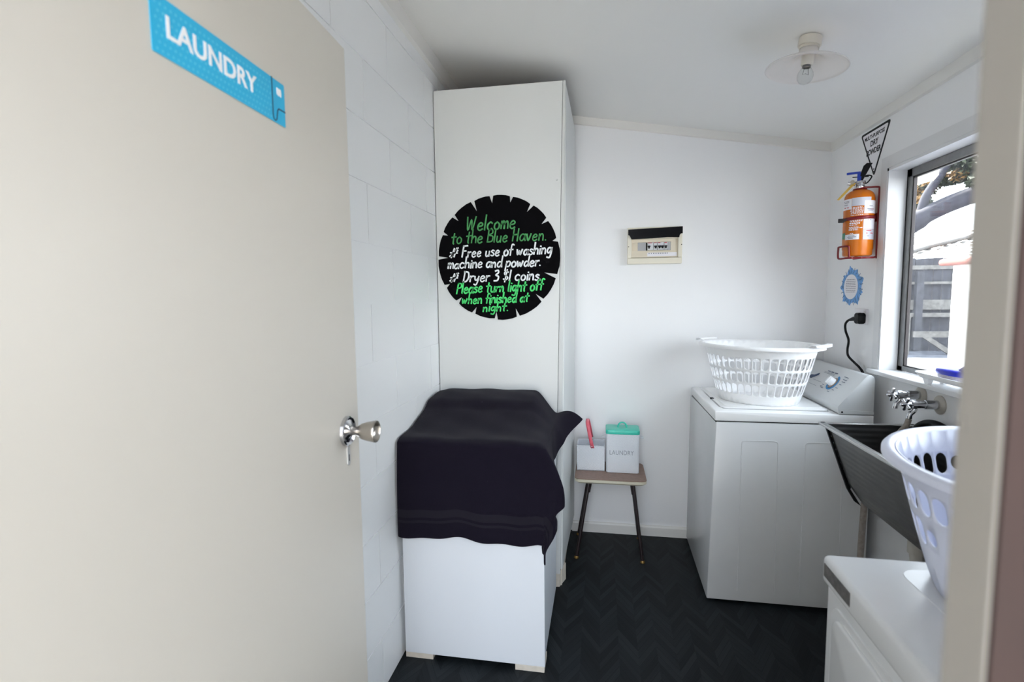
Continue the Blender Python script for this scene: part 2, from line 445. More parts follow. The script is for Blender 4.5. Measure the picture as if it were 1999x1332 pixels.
# front wall with the doorway the camera looks through
DX0, DX1, DZ = -.60, .172, 2.02
mb = MB(); mb.box(XL-.1, DX0, .255, YF, -.06, 2.75); mb.box(DX1+.02, XR+.1, .256, YF-.004, -.06, 2.6); mb.box(DX0, DX1+.02, .255, YF, DZ+.02, 2.7)
struct(mb.build('wall_front', 'wall_paint'))
mb = MB(); mb.box(XL-.16, DX0-.01, .225, .255, -.06, 2.75); mb.box(DX1+.0008, XR+.12, .2495, .2560, -.06, 2.6); mb.box(DX0-.01, DX1+.012, .225, .255, DZ+.04, 2.7)
struct(mb.build('wall_outside', 'cladding'))
# ceiling
struct(MB().prism([(XL-.12, zc(XL-.12)), (XR+.14, zc(XR+.14)), (XR+.14, zc(XR+.14)+.12), (XL-.12, zc(XL-.12)+.12)], 'y', YF-.06, YB+.12).build('ceiling', 'ceiling_paint'))
# cover strips where walls meet the ceiling
struct(MB().prism([(XL, zc(XL)), (XL+.014, zc(XL+.014)), (XL+.014, zc(XL)-.07), (XL, zc(XL)-.078)], 'y', YF, YB).build('trim_1', 'trim_paint'))
struct(MB().hexa([(-.168, YB-.014, zc(-.168)-.042), (XR, YB-.014, zc(XR)-.042), (XR, YB, zc(XR)-.044), (-.168, YB, zc(-.168)-.044)],
                 [(-.168, YB-.014, zc(-.168)), (XR, YB-.014, zc(XR)), (XR, YB, zc(XR)), (-.168, YB, zc(-.168))]).build('trim_2', 'trim_paint'))
struct(MB().prism([(XR, zc(XR)), (XR-.014, zc(XR)+.002), (XR-.014, zc(XR)-.042), (XR, zc(XR)-.046)], 'y', YF, YB-.014).build('trim_3', 'trim_paint'))
struct(MB().prism([(YB, 0), (YB-.014, 0), (YB-.014, .052), (YB-.010, .060), (YB, .062)], 'x', -.168, XR).build('baseboard_back', 'trim_paint'))
# door jamb on the latch side and the head
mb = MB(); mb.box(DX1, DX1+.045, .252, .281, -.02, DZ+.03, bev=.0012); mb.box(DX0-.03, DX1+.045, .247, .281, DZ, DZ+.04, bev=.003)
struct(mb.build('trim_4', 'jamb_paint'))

# door slab, swung open along the left wall
DU = Vector((-.0565, .9984, 0)).normalized()
DO = Vector((-.583, 1.146, 0))-DU*.80       # hinge end, on the face we see
door = sempty('door_1', tuple(DO))
DF = frame(DO, DU, (0, 0, 1))                 # local x along the door, y up, z out of its face
mb = MB(); mb.box(0, .80, .012, 1.99, -.038, 0, bev=.002, mx=DF); mb.build('door_slab', 'door_paint', door)
# knob, its rose, and the keyhole plate
ks, kz = .732, 1.114
def kfr(s, z): return DF @ Matrix.Translation((s, z, 0))
rose = MB().lathe([(0, .012), (.012, .013), (.017, .009), (.026, .006), (.0315, .009), (.034, .007), (.035, 0), (0, 0)], 40, kfr(ks, kz)).build('rose', 'chrome', door, 40)
MB().lathe([(.011, .008), (.0105, .026), (.014, .032), (.018, .038), (.0215, .050), (.0245, .066), (.0255, .070), (.0245, .073), (.0225, .073), (.020, .066), (.012, .060), (0, .059)], 40, kfr(ks, kz)).build('knob', 'brushed', door, 50)
MB().prism(rrect(-.0065, .0065, -.022, .022, .006), 'z', 0, .003, mx=kfr(ks+.003, 1.054)).build('keyhole_plate', 'satin', door)
MB().prism(rrect(-.0018, .0018, -.012, .004, .0015), 'z', .0028, .0034, mx=kfr(ks+.003, 1.054)).build('keyhole', 'black', door)

# window
win = sempty('window_1', (XR, 1.83, WZ0))
mb = MB()
mb.box(XR-.004, X2, WY1-.012, WY1+.001, WZ0, WZ1); mb.box(XR-.004, X2, WY0-.001, WY0+.012, WZ0, WZ1)
mb.box(XR-.004, X2, WY0, WY1, WZ1-.012, WZ1+.001)
mb.box(XR-.006, XR+.002, WY1, WY1+.046, WZ0-.02, WZ1+.05); mb.box(XR-.006, XR+.002, WY0-.05, WY0, WZ0-.02, WZ1+.05); mb.box(XR-.006, XR+.002, WY0, WY1, WZ1, WZ1+.05)
mb.build('reveal', 'window_paint', win)
MB().box(1.160, X2-.03, WY0-.06, 2.492, 1.066, 1.084, bev=.003).build('sill', 'window_paint', win)
mb = MB()
xa, xb = 1.262, 1.275
for (a, c, d, e) in ((WY1-.046, WY1-.012, WZ0, WZ1), (WY0+.012, WY0+.046, WZ0, WZ1), (WY0, WY1, 1.084, 1.106), (WY0, WY1, WZ1-.046, WZ1-.012)):
    mb.box(xa, xb, a, c, d, e, bev=.002)
mb.build('window_frame', 'alu', win)
mb = MB()
for (a, c, d, e) in ((WY1-.052, WY1-.044, 1.10, WZ1-.044), (WY0, WY1, 1.104, 1.110), (WY0, WY1, WZ1-.052, WZ1-.044)):
    mb.box(xa+.004, xb+.003, a, c, d, e)
mb.box(xa-.002, xa+.004, WY1-.0135, WY1-.006, 1.084, WZ1-.012)
mb.build('gasket', 'alu_dark', win)
MB().box(1.2715, 1.2745, WY0+.03, WY1-.045, 1.105, WZ1-.045).build('pane', 'window_glass', win)
mb = MB(); mb.box(X2+.001, X2+.012, WY1+.004, WY1+.12, 1.04, 2.0); mb.build('outer_facing', 'window_paint', win)

# ================================================================== things
# ---- stickers and signs
sg = thing('door_sign', tuple(DF @ Vector((.234+.15, 1.76, 0))), 'sky blue laundry sign with white capitals stuck high on the beige door', 'sign')
def dfo(s, z, k=0): return DF @ Matrix.Translation((s, z, k))
# s along the door of a point with depth y: (y-DO.y)/DU.y
sv = lambda y: (y-DO.y)/DU.y
s0, s1 = sv(.579), sv(.878); zb, zt = 1.7295, 1.8035
MB().prism(rrect(s0, s1, zb, zt, .002, 3), 'z', .0003, .0013, mx=DF).build('sign_plate', 'sky_blue', sg)
mb = MB()
for i in range(30):
    for j in range(7):
        x = s0+.008+i*.0088+(.0044 if j % 2 else 0); z = zb+.006+j*.0095
        if x < sv(.834): mb.prism([(x+.0019*math.cos(k*PI/3), z+.0019*math.sin(k*PI/3)) for k in range(6)], 'z', .0013, .00142, mx=DF)
o_ = mb.build('dot_pattern', 'sky_dots', sg)
mb = MB().add(text_bm('LAUNDRY', .03, .0006, .02, width=sv(.7945)-sv(.6035), height=.0285), dfo(sv(.6035), 1.7555, .0018)); mb.build('lettering', 'white_print', sg)
mb = MB(); ribbon(mb, [(sv(.839), 1.8035), (sv(.8388), 1.742), (sv(.8402), 1.7345), (sv(.845), 1.732), (sv(.850), 1.736), (sv(.8535), 1.752), (sv(.857), 1.7555), (sv(.878), 1.756)], .0024, .0005, dfo(0, 0, .0014)); mb.build('curl_outline', 'navy', sg)
mb = MB()
for dx in (0, .0070): mb.prism([(sv(.8535)+dx, 1.780), (sv(.8535)+dx+.006, 1.778), (sv(.8535)+dx+.007, 1.784), (sv(.8535)+dx+.0055, 1.791), (sv(.8535)+dx-.0005, 1.791)], 'z', .0013, .0019, mx=DF)
mb.build('emblem', 'white_print', sg)

# ---- tall cupboard
YC = 2.36
cup = thing('tall_cupboard', (-.47, 2.69, 0), 'tall white cupboard in the corner behind the towel, nearly reaching the ceiling', 'cupboard')
mb = MB(); mb.box(-.760, -.744, YC+.030, YB-.004, .085, 2.366); mb.box(-.744, -.176, YB-.020, YB-.004, .085, 2.366); mb.box(-.744, -.190, YC+.03, YB-.02, .085, .10)
mb.hexa([(-.206, YC+.03, .085), (-.190, YC+.03, .085), (-.167, YB-.02, .085), (-.182, YB-.02, .085)], [(-.181, YC+.03, 2.366), (-.166, YC+.03, 2.366), (-.161, YB-.02, 2.366), (-.176, YB-.02, 2.366)])
mb.box(-.744, -.206, YC+.0165, YC+.030, .085, 2.362); mb.box(-.744, -.19, YC+.03, YB-.02, 1.7, 1.716)
mb.build('carcass', 'dark_board', cup)
mb = MB(); mb.hexa([(-.768, YC, .085), (-.216, YC, .085), (-.216, YC+.016, .085), (-.768, YC+.016, .085)],
                   [(-.768, YC, 2.368), (-.172, YC, 2.368), (-.172, YC+.016, 2.368), (-.768, YC+.016, 2.368)], .001, 1)
mb.build('front_panel', 'cupboard_paint', cup)
mb = MB(); mb.hexa([(-.2145, YC+.001, .085), (-.189, YC-.002, .085), (-.189, YC+.017, .085), (-.2145, YC+.017, .085)],
                   [(-.1705, YC+.001, 2.368), (-.159, YC-.002, 2.368), (-.159, YC+.017, 2.368), (-.1705, YC+.017, 2.368)], .001, 1)
mb.build('corner_strip', 'cupboard_paint', cup)
mb = MB(); mb.hexa([(-.189, YC+.018, .10), (-.180, YC+.018, .10), (-.156, YB-.012, .10), (-.166, YB-.012, .10)],
                   [(-.165, YC+.018, 2.355), (-.157, YC+.018, 2.355), (-.150, YB-.012, 2.355), (-.160, YB-.012, 2.355)], .001, 1)
mb.build('side_door', 'cupboard_paint', cup)
mb = MB(); mb.box(-.75, -.185, YC+.05, YB-.01, 0, .085); mb.prism([(-.235, YC+.03), (-.196, YC+.035), (-.170, YC+.11), (-.235, YC+.13)], 'z', 0, .085)
mb.build('base_block', 'cut_wood', cup)
for (x, z) in ((-.205, .55), (-.203, .20), (-.193, 2.28), (-.198, 1.30), (-.199, 1.94)):
    MB().lathe([(0, .0022), (.003, .0018), (.0042, 0)], 12, frame((x, YC, z), (1, 0, 0), (0, 0, 1))).build('screw_cap', 'cupboard_paint', cup)

# ---- round chalkboard sign on the cupboard
ws = thing('notice_board', (-.473, YC-.002, 1.6), 'round black notched board with green and white handwriting on the white cupboard', 'notice board')
CX, CZ, RR = -.474, 1.600, .289
notch = [(557, 240), (705, 240), (838, 320), (955, 418), (1042, 552), (975, 800), (905, 970), (740, 1085), (580, 1110), (414, 1072), (290, 990), (190, 880), (180, 665), (182, 484), (275, 370), (430, 298)]
na = sorted([(math.atan2(672-y, x-598), math.hypot(x-598, y-672)/500) for x, y in notch], reverse=True)
pts = []
for i, (a, d) in enumerate(na):
    a2 = na[(i+1) % len(na)][0]
    if a2 > a: a2 -= 2*PI
    rr = RR*random.uniform(.985, 1.01)
    hw = .030*random.uniform(.8, 1.3)
    pts.append((CX+d*RR*math.cos(a)*.99, CZ+d*RR*math.sin(a)*.99))
    nseg = 4
    for k in range(nseg+1):
        t = a-hw+(a2+hw-(a-hw))*k/nseg
        q = rr*(1.0 if 0 < k < nseg else .992)
        pts.append((CX+q*math.cos(t), CZ+q*math.sin(t)))
MB().prism(pts, 'y', YC-.0035, YC-.0005).build('board', 'sign_black', ws)
G = {
'a': [[(.36, .42), (.22, .5), (.06, .36), (.04, .12), (.16, 0), (.3, .1), (.38, .34)], [(.4, .5), (.38, .2), (.44, 0)]],
'b': [[(.04, 1), (.05, .02)], [(.05, .3), (.25, .5), (.4, .3), (.25, .02), (.06, .05)]],
'c': [[(.36, .42), (.22, .5), (.06, .34), (.06, .12), (.2, 0), (.36, .08)]],
'd': [[(.36, .42), (.2, .48), (.05, .3), (.06, .08), (.2, 0), (.36, .2)], [(.42, 1), (.38, .4), (.42, 0)]],
'e': [[(.06, .26), (.3, .3), (.36, .42), (.22, .52), (.07, .36), (.06, .12), (.2, 0), (.38, .1)]],
'f': [[(.4, .92), (.28, 1), (.18, .85), (.14, 0)], [(.02, .5), (.34, .53)]],
'g': [[(.36, .42), (.2, .5), (.05, .32), (.08, .1), (.22, .06), (.36, .3)], [(.4, .5), (.38, 0), (.28, -.34), (.06, -.3)]],
'h': [[(.06, 1), (.04, 0)], [(.05, .25), (.2, .48), (.34, .4), (.36, 0)]],
'i': [[(.07, .5), (.06, 0)], [(.09, .7), (.1, .74)]],
'l': [[(.08, 1.02), (.05, .1), (.08, 0)]],
'm': [[(.05, .5), (.04, 0)], [(.05, .28), (.16, .5), (.25, .4), (.26, 0)], [(.26, .28), (.4, .5), (.48, .38), (.5, 0)]],
'n': [[(.05, .5), (.04, 0)], [(.05, .26), (.2, .5), (.33, .4), (.36, 0)]],
'o': [[(.22, .5), (.06, .36), (.06, .12), (.2, 0), (.36, .12), (.37, .36), (.22, .5)]],
'p': [[(.07, .5), (.0, -.36)], [(.06, .3), (.22, .5), (.38, .4), (.34, .1), (.18, .0), (.06, .08)]],
'r': [[(.06, .5), (.05, 0)], [(.06, .28), (.18, .46), (.32, .48)]],
's': [[(.32, .44), (.18, .5), (.07, .38), (.22, .26), (.32, .12), (.18, 0), (.03, .06)]],
't': [[(.2, .86), (.16, .12), (.22, 0)], [(.0, .54), (.38, .58)]],
'u': [[(.06, .5), (.06, .12), (.18, 0), (.34, .16)], [(.37, .5), (.36, 0)]],
'v': [[(.04, .5), (.18, .02), (.36, .52)]],
'w': [[(.04, .5), (.12, .03), (.26, .4), (.36, .03), (.52, .52)]],
'y': [[(.04, .5), (.08, .2), (.2, .12), (.34, .3)], [(.4, .5), (.34, .0), (.2, -.34), (.02, -.26)]],
'W': [[(.02, .98), (.14, .02), (.34, .8), (.46, .02), (.66, 1)]],
'B': [[(.08, .98), (.04, .0)], [(.06, .96), (.34, .92), (.36, .66), (.08, .52), (.42, .42), (.38, .06), (.02, .01)]],
'H': [[(.06, 1), (.04, 0)], [(.44, 1), (.42, 0)], [(.04, .5), (.43, .54)]],
'F': [[(.1, .98), (.04, 0)], [(.1, .97), (.46, 1)], [(.07, .52), (.36, .54)]],
'D': [[(.1, .98), (.05, 0)], [(.04, .96), (.4, .86), (.46, .4), (.3, .06), (.02, .0)]],
'P': [[(.1, .98), (.02, -.04)], [(.08, .96), (.38, .92), (.4, .6), (.08, .46)]],
'3': [[(.06, .9), (.28, .98), (.34, .76), (.14, .54), (.38, .4), (.32, .06), (.04, .02)]],
'$': [[(.38, .8), (.2, .9), (.06, .7), (.22, .5), (.38, .28), (.2, .1), (.02, .2)], [(.26, 1.05), (.16, -.08)]],
'1': [[(.1, .95), (.05, 0)]],
'.': [[(.05, .02), (.07, .05)]],
'#': [[(.36, .80), (.14, .0)], [(.58, .84), (.40, .06)], [(.0, .12), (.70, .62)], [(.04, .44), (.68, .40)], [(.70, .86), (.08, .04)]],
}
ADV = {'m': .62, 'w': .66, 'W': .8, 'i': .2, 'l': .2, '1': .2, '.': .16, 'f': .4, 't': .42, 'r': .4, 's': .42, '#': .86, ' ': .3, 'H': .58, 'B': .54, 'F': .54, 'D': .58}
def hand(body, x0, zb0, x1, zb1, h, wd, m, slant=.14):
    tot = 0; seq = []
    for ch in body:
        seq.append((ch, tot)); tot += ADV.get(ch, .5)
    k = (x1-x0)/(tot-.08); mb = MB(); fr = frame((0, YC-.0036, 0), (1, 0, 0), (0, 0, 1))
    for ch, off in seq:
        if ch == ' ': continue
        jy = random.uniform(-.03, .03); js = random.uniform(.95, 1.06)
        for st in G[ch]:
            q = [((off+(px*js+py*slant*h/k*1.0))*k+x0, (py+jy)*h*js+zb0+(zb1-zb0)*off/tot) for px, py in st]
            q = spline([(a, b, 0) for a, b in q], 5) if len(q) > 2 else [Vector((*p, 0)) for p in q]
            ribbon(mb, [(v.x, v.y) for v in q], wd*random.uniform(.9, 1.15), .0006, fr)
    return mb.build('lettering', m, ws)
hand('Welcome', -.624, 1.727, -.392, 1.731, .066, .0068, 'chalk_green')
hand('to the Blue Haven.', -.697, 1.668, -.251, 1.674, .058, .006, 'chalk_green')
hand('# Free use of washing', -.706, 1.604, -.226, 1.612, .050, .0066, 'chalk_white')
hand('machine and powder.', -.717, 1.553, -.277, 1.557, .048, .0066, 'chalk_white')
hand('# Dryer 3 $1 coins.', -.708, 1.490, -.275, 1.493, .050, .0066, 'chalk_white')
hand('Please turn light off', -.676, 1.436, -.266, 1.447, .051, .0068, 'chalk_bright')
hand('when finished at', -.652, 1.386, -.333, 1.395, .046, .0068, 'chalk_bright')
hand('night.', -.550, 1.349, -.431, 1.353, .042, .0066, 'chalk_bright')

# ---- white cabinet standing on two offcuts
BX0, BX1, BY0, BY1, BZ = -.757, -.204, 1.811, 2.335, .876
wc = thing('cabinet', (-.48, 2.07, .022), 'white floor cabinet under the black towel, raised on two wooden offcuts', 'cabinet')
MB().box(BX0, BX1-.03, BY0+.017, BY1, .022, BZ, bev=.003).build('body', 'cabinet_white', wc)
MB().box(BX0, BX1, BY0, BY0+.0165, .022, BZ-.03, bev=.0015).build('end_panel', 'cabinet_white', wc)
MB().box(BX1-.0285, BX1-.003, BY0+.020, BY0+.262, .035, BZ-.01, bev=.002).build('side_door', 'cabinet_white', wc)
MB().box(BX1-.0285, BX1-.003, BY0+.266, BY1, .035, BZ-.01, bev=.002).build('side_door', 'cabinet_white', wc)
MB().hexa([(-.70, 2.13, BZ), (-.28, 2.13, BZ), (-.28, 2.33, BZ), (-.70, 2.33, BZ)], [(-.66, 2.18, .945), (-.33, 2.18, .945), (-.33, 2.33, .955), (-.66, 2.33, .955)], .01).build('rear_hump', 'cabinet_white', wc)
tag(MB().box(-.757, -.645, BY0+.002, BY0+.09, 0, .022, bev=.001).build('wooden_block', 'cut_wood'), 'pale wooden offcut under the cabinet corner nearest the block wall', 'wooden block', 'offcuts under the cabinet')
tag(MB().box(-.318, -.206, BY0-.001, BY0+.09, 0, .022, bev=.001).build('wooden_block', 'cut_wood'), 'pale wooden offcut under the front cabinet corner away from the block wall', 'wooden block', 'offcuts under the cabinet')
# towel: s runs across (left to right), t from the back over the top and down the front
TW, TL = .556, .545
def towel_pt(s, t):
    ds = max(0, s-TW); dt = max(0, t-TL)
    x = BX0-.006+min(s, TW); y = BY1-.001+(BY0-.006-BY1)*min(t, TL)/TL
    # height of the top: rear hump, rounded edges
    def sm(a, b, v):
        v = max(0.0, min(1.0, (v-a)/(b-a))); return v*v*(3-2*v)
    hump = (.082*sm(1.88, 2.27, y)+.016*sm(2.10, 2.17, y))*(1-sm(-.30, -.20, x))*(.86+.14*sm(-.775, -.70, x))
    z = BZ+.012+hump
    er = .03
    if dt == 0 and t > TL-er and ds == 0: z -= .010*((t-TL+er)/er)**2
    if ds == 0 and s > TW-er: z -= .010*((s-TW+er)/er)**2
    drop = math.hypot(ds, dt)
    if drop > 0:
        z -= .010
        sag = 1.0
        z -= drop*sag
        fx = ds/drop; fy = dt/drop
        out = .008+.012*min(1, drop/.15)
        if dt > 0:
            y -= fy*out*.7+.006*math.sin(s*23+1.0)*min(1, dt/.3)*(.4+fy*.6)
            if ds == 0: x += .010*min(1, dt/.3)*(s/TW-.25)
        if ds > 0:
            k = min(1, drop/.25)
            x += fx*out+fx*k*(.010*math.sin(t*17+.6)+.012*math.sin(t*31+2))
            corner = math.exp(-((t-TL)/(.10 if t < TL else .34))**2)
            x += corner*fx**.5*.060*math.sin(min(1, drop/.40)*PI)
            if t < .20 and dt == 0:                         # rear corner flips outward
                g = (1-t/.20); x += ds*.82*g*min(1, g*3+.2); z += ds*.72*g
                z += .03*g*math.sin(min(1, ds/.14)*PI)
    z += .0025*math.sin(x*31+y*17)*math.sin(y*27-x*9)*(1 if drop == 0 else 0)
    return (x, y, z)
def overhang(t):      # how far the cloth hangs over the right side
    u = t/(TL+.37)
    if t < .12: return .125
    if t < .40: return .125+(.19-.125)*((t-.12)/.28)
    if t < TL: return .19+.03*((t-.40)/(TL-.40))
    return .22
NS, NT = 74, 90
FD = .375
def tp(i, j):
    t = (TL+FD)*j/(NT-1)
    ns0 = 48
    if i < ns0: s = TW*i/(ns0-1)
    else: s = TW+overhang(t)*(i-ns0+1)/(NS-ns0)
    if t > TL:     # wavy lower hem
        t2 = TL+(t-TL)*(1+.022*math.sin(s*19)+.012*math.sin(s*41+1)-.015*(1-s/TW))
    else: t2 = t
    return towel_pt(s, t2)
mb = MB(); mb.grid(tp, NS, NT)
mb.bm.faces.ensure_lookup_table()
for n_, f in enumerate(mb.bm.faces):
    jj = n_ % (NT-1)
    if 78 <= jj <= 80 or jj == 82: f.material_index = 1
tw = mb.build('towel', ['towel', 'towel_band'], None, 80)
sm_ = tw.modifiers.new('thickness', 'SOLIDIFY'); sm_.thickness = .007; sm_.offset = 1
ss = tw.modifiers.new('smooth', 'SUBSURF'); ss.levels = 1; ss.render_levels = 1
tag(tw, 'black bath towel draped over the white cabinet in front of the cupboard', 'towel')

# ---- stool in the corner
st = thing('stool', (.045, 2.83, 0), 'low stool with brown laminate seat and thin splayed dark metal legs', 'stool')
SX0, SX1, SY0, SY1, SZ = -.138, .240, 2.682, 2.985, .445
MB().prism(rrect(SX0, SX1, SY0, SY1, .03), 'z', SZ-.004, SZ, bev=.001, seg=1).build('seat', 'laminate', st)
mb = MB(); b = bmesh.new(); lo = [b.verts.new((*p, SZ-.028)) for p in rrect(SX0+.012, SX1-.012, SY0+.012, SY1-.012, .026)]; mi = [b.verts.new((*p, SZ-.018)) for p in rrect(SX0, SX1, SY0, SY1, .03)]; hi = [b.verts.new((*p, SZ-.0042)) for p in rrect(SX0, SX1, SY0, SY1, .03)]
n = len(lo); b.faces.new(lo[::-1]); b.faces.new(hi)
for i in range(n):
    b.faces.new((lo[i], lo[(i+1) % n], mi[(i+1) % n], mi[i])); b.faces.new((mi[i], mi[(i+1) % n], hi[(i+1) % n], hi[i]))
mb.add(b); mb.build('seat_edge', 'cream_edge', st)
mb = MB(); zt_ = SZ-.036
ft = {}
for sx_, xt, xb_ in ((-1, -.062, -.128), (1, .172, .222)):
    for sy_, yt, yb_ in ((-1, 2.735, 2.69), (1, 2.92, 2.965)):
        ft[(sx_, sy_)] = ((xt, yt, zt_), (xb_, yb_, .0))
for sy_ in (-1, 1):
    a, b_ = ft[(-1, sy_)][0], ft[(1, sy_)][0]
    mb.box(a[0]-.004, b_[0]+.004, a[1]-.008, a[1]+.008, zt_-.004, zt_+.008)
for sx_ in (-1, 1):
    a, b_ = ft[(sx_, -1)][0], ft[(sx_, 1)][0]
    mb.box(a[0]-.008, a[0]+.008, a[1], b_[1], zt_-.004, zt_+.008)
mb.build('under_frame', 'leg_black', st)
for key, (a, c) in ft.items():
    va, vc = Vector(a), Vector(c); d = (vc-va)
    mb = MB(); mb.tube([va, va+d*.985], .0092, 10)
    mb.tube([va+Vector((-.010*key[0], 0, 0)), va+d*.13+Vector((-.008*key[0], 0, 0))], .007, 8)
    lg = mb.build('leg', 'leg_black', st, 40)
    fo = MB().lathe([(0, .012), (.009, .012), (.012, .006), (.013, 0), (0, 0)], 16, Matrix.Translation((c[0], c[1], .0))).build('foot', 'brass', lg); fo.matrix_parent_inverse = Matrix(); fo.location = (0, 0, 0)

# ---- handled caddy and lidded tin on the stool
cd_ = thing('storage_caddy', (-.053, 2.87, SZ), 'small open white dotted metal caddy with pink strap handle, left on the stool', 'caddy')
CX0, CX1, CY0, CY1, CZ0, CZ1 = -.130, .022, 2.815, 2.945, SZ+.001, SZ+.142
mb = MB(); th = .003
mb.box(CX0, CX1, CY0, CY0+th, CZ0, CZ1, bev=.001, seg=1); mb.box(CX0, CX1, CY1-th, CY1, CZ0, CZ1, bev=.001, seg=1)
mb.box(CX0, CX0+th, CY0+th, CY1-th, CZ0, CZ1); mb.box(CX1-th, CX1, CY0+th, CY1-th, CZ0, CZ1); mb.box(CX0, CX1, CY0, CY1, CZ0, CZ0+.003)
mb.build('bin', 'tin_white', cd_)
mb = MB(); rr_ = .0022
mb.tube([(CX0, CY0, CZ1), (CX1, CY0, CZ1), (CX1, CY1, CZ1), (CX0, CY1, CZ1)], rr_, 8, closed=True); mb.build('rolled_rim', 'tin_white', cd_, 60)
hx = -.052
prof = [(CY0-.002, CZ1-.012, hx+.008), (CY0-.002, CZ1+.02, hx), (CY0+.002, CZ1+.10, hx-.016), (CY0+.010, CZ1+.118, hx-.020), (CY0+.030, CZ1+.128, hx-.022), (CY1-.030, CZ1+.128, hx-.022), (CY1-.010, CZ1+.118, hx-.020), (CY1-.002, CZ1+.10, hx-.016), (CY1+.000, CZ1+.014, hx)]
mb = MB(); b = bmesh.new(); rows = []
for i, (y, z, x) in enumerate(prof):
    rows.append([b.verts.new((x-.0095, y, z)), b.verts.new((x+.0095, y, z))])
for i in range(len(rows)-1): b.faces.new((rows[i][0], rows[i][1], rows[i+1][1], rows[i+1][0]))
mb.add(b); hd = mb.build('handle', 'pink', cd_, 60); so = hd.modifiers.new('t', 'SOLIDIFY'); so.thickness = .0025; so.offset = 0
for (yy, zz) in ((CY0-.0045, CZ1-.004), (CY1-.004, CZ1+.0)):
    o_ = MB().lathe([(0, .0015), (.003, .001), (.0035, 0)], 12, frame((hx+.004, yy, zz), (1, 0, 0), (0, 0, 1))).build('rivet', 'chrome', cd_)

tn = thing('laundry_tin', (.118, 2.86, SZ), 'tall white dotted metal tin with teal lid, lettered laundry, right on the stool', 'tin')
TX0, TX1, TY0, TY1, TZ1 = .030, .207, 2.798, 2.925, SZ+.220
MB().prism(rrect(TX0, TX1, TY0, TY1, .014), 'z', SZ+.001, TZ1, bev=.0015, seg=1).build('canister', 'tin_white', tn, 40)
ld = MB().prism(rrect(TX0-.003, TX1+.003, TY0-.003, TY1+.003, .016), 'z', TZ1-.004, TZ1+.020, bev=.004, seg=3).build('lid', 'teal', tn, 40)
mb = MB(); xm, ym, zm = .118, 2.862, TZ1+.020
mb.tube([(xm+.024*math.cos(PI*k/14), ym, zm+.001+.028*math.sin(PI*k/14)) for k in range(15)], .0046, 10)
hl = mb.build('lid_handle', 'teal', ld, 50)
for s_, xx in ((-1, TX0), (1, TX1)):
    pp = [(xx, ym-.022, SZ+.195), (xx+s_*.016, ym-.020, SZ+.188), (xx+s_*.024, ym, SZ+.184), (xx+s_*.016, ym+.020, SZ+.188), (xx, ym+.022, SZ+.195)]
    mb = MB(); mb.tube(spline(pp, 4), .0032, 8); mb.box(min(xx, xx+s_*.003), max(xx, xx+s_*.003), ym-.026, ym+.026, SZ+.185, SZ+.203); mb.build('side_handle', 'tin_white', tn, 50)
mb = MB().add(text_bm('LAUNDRY', .03, .0005, -.012, width=.128, height=.024), frame((.049, TY0-.0004, SZ+.103), (1, 0, 0), (0, 0, 1))); mb.build('lettering', 'grey_letter', tn)

# ---- fuse box on the back wall
fb = thing('fuse_box', (.29, YB, 1.69), 'cream fuse box with raised black flap on the back wall', 'fuse box')
def FX(px): return .144+(px-420)*(.295/1005)
def FZ(py): return 1.592+(915-py)*(.203/700)
dep = .042; y0 = YB-dep
mb = MB()
mb.box(FX(420), FX(1425), y0+.002, YB, FZ(915), FZ(800), bev=.003)
mb.box(FX(420), FX(495), y0, YB, FZ(800), FZ(218), bev=.003); mb.box(FX(1350), FX(1425), y0, YB, FZ(800), FZ(218), bev=.003)
mb.box(FX(495), FX(1350), y0+.004, YB, FZ(440), FZ(218), bev=.002); mb.box(FX(490), FX(1355), YB-.012, YB, FZ(800), FZ(430))
mb.build('housing', 'fuse_cream', fb)
mb = MB(); mb.box(FX(497), FX(1348), y0+.016, y0+.03, FZ(500), FZ(442)); mb.box(FX(497), FX(612), y0+.016, y0+.03, FZ(660), FZ(500)); mb.box(FX(1222), FX(1348), y0+.016, y0+.03, FZ(660), FZ(500))
mb.prism([(y0+.016, FZ(660)), (y0+.006, FZ(790)), (y0+.03, FZ(790)), (y0+.03, FZ(660))], 'x', FX(497), FX(1348))
for k in range(7): mb.box(FX(512+k*13), FX(516+k*13), y0+.0145, y0+.017, FZ(650), FZ(510))
mb.build('inner_panel', 'fuse_panel', fb)
MB().box(FX(1170), FX(1220), y0+.018, y0+.03, FZ(655), FZ(502)).build('blank_plate', 'blank_grey', fb)
mb = MB(); mb.box(FX(615), FX(765), y0+.018, y0+.03, FZ(658), FZ(502))
for k in range(11): mb.box(FX(622+k*13), FX(625+k*13), y0+.0172, y0+.0182, FZ(655), FZ(505))
mb.build('blank_plate', 'blank_grey', fb)
MB().box(FX(770), FX(790), y0+.024, y0+.03, FZ(655), FZ(505)).build('slot', 'black', fb)
for (a, c, tg) in ((795, 903, (822,)), (907, 970, (942,)), (977, 1094, (1015, 1068)), (1100, 1165, (1130,))):
    br = MB().box(FX(a), FX(c), y0+.012, y0+.03, FZ(650), FZ(505), bev=.001, seg=1).build('breaker', 'breaker', fb)
    mb = MB()
    for t_ in tg:
        mb.box(FX(t_-25), FX(t_+25), y0+.008, y0+.013, FZ(592), FZ(568)); mb.box(FX(t_-14), FX(t_+14), y0+.002, y0+.013, FZ(622), FZ(590), bev=.001, seg=1)
    o_ = mb.build('toggle', 'black', br)
for a, c in ((800, 880), (912, 962), (985, 1030), (1105, 1150)): MB().box(FX(a), FX(c), y0+.0112, y0+.0122, FZ(520), FZ(508)).build('red_print', 'print_red', fb)
mb = MB(); mb.prism([(y0+.0125, FZ(700)), (y0+.0065, FZ(772)), (y0+.0075, FZ(772)), (y0+.0135, FZ(700))], 'x', FX(790), FX(1335)); lb_ = mb.build('circuit_label', 'label_white', fb)
mb = MB()
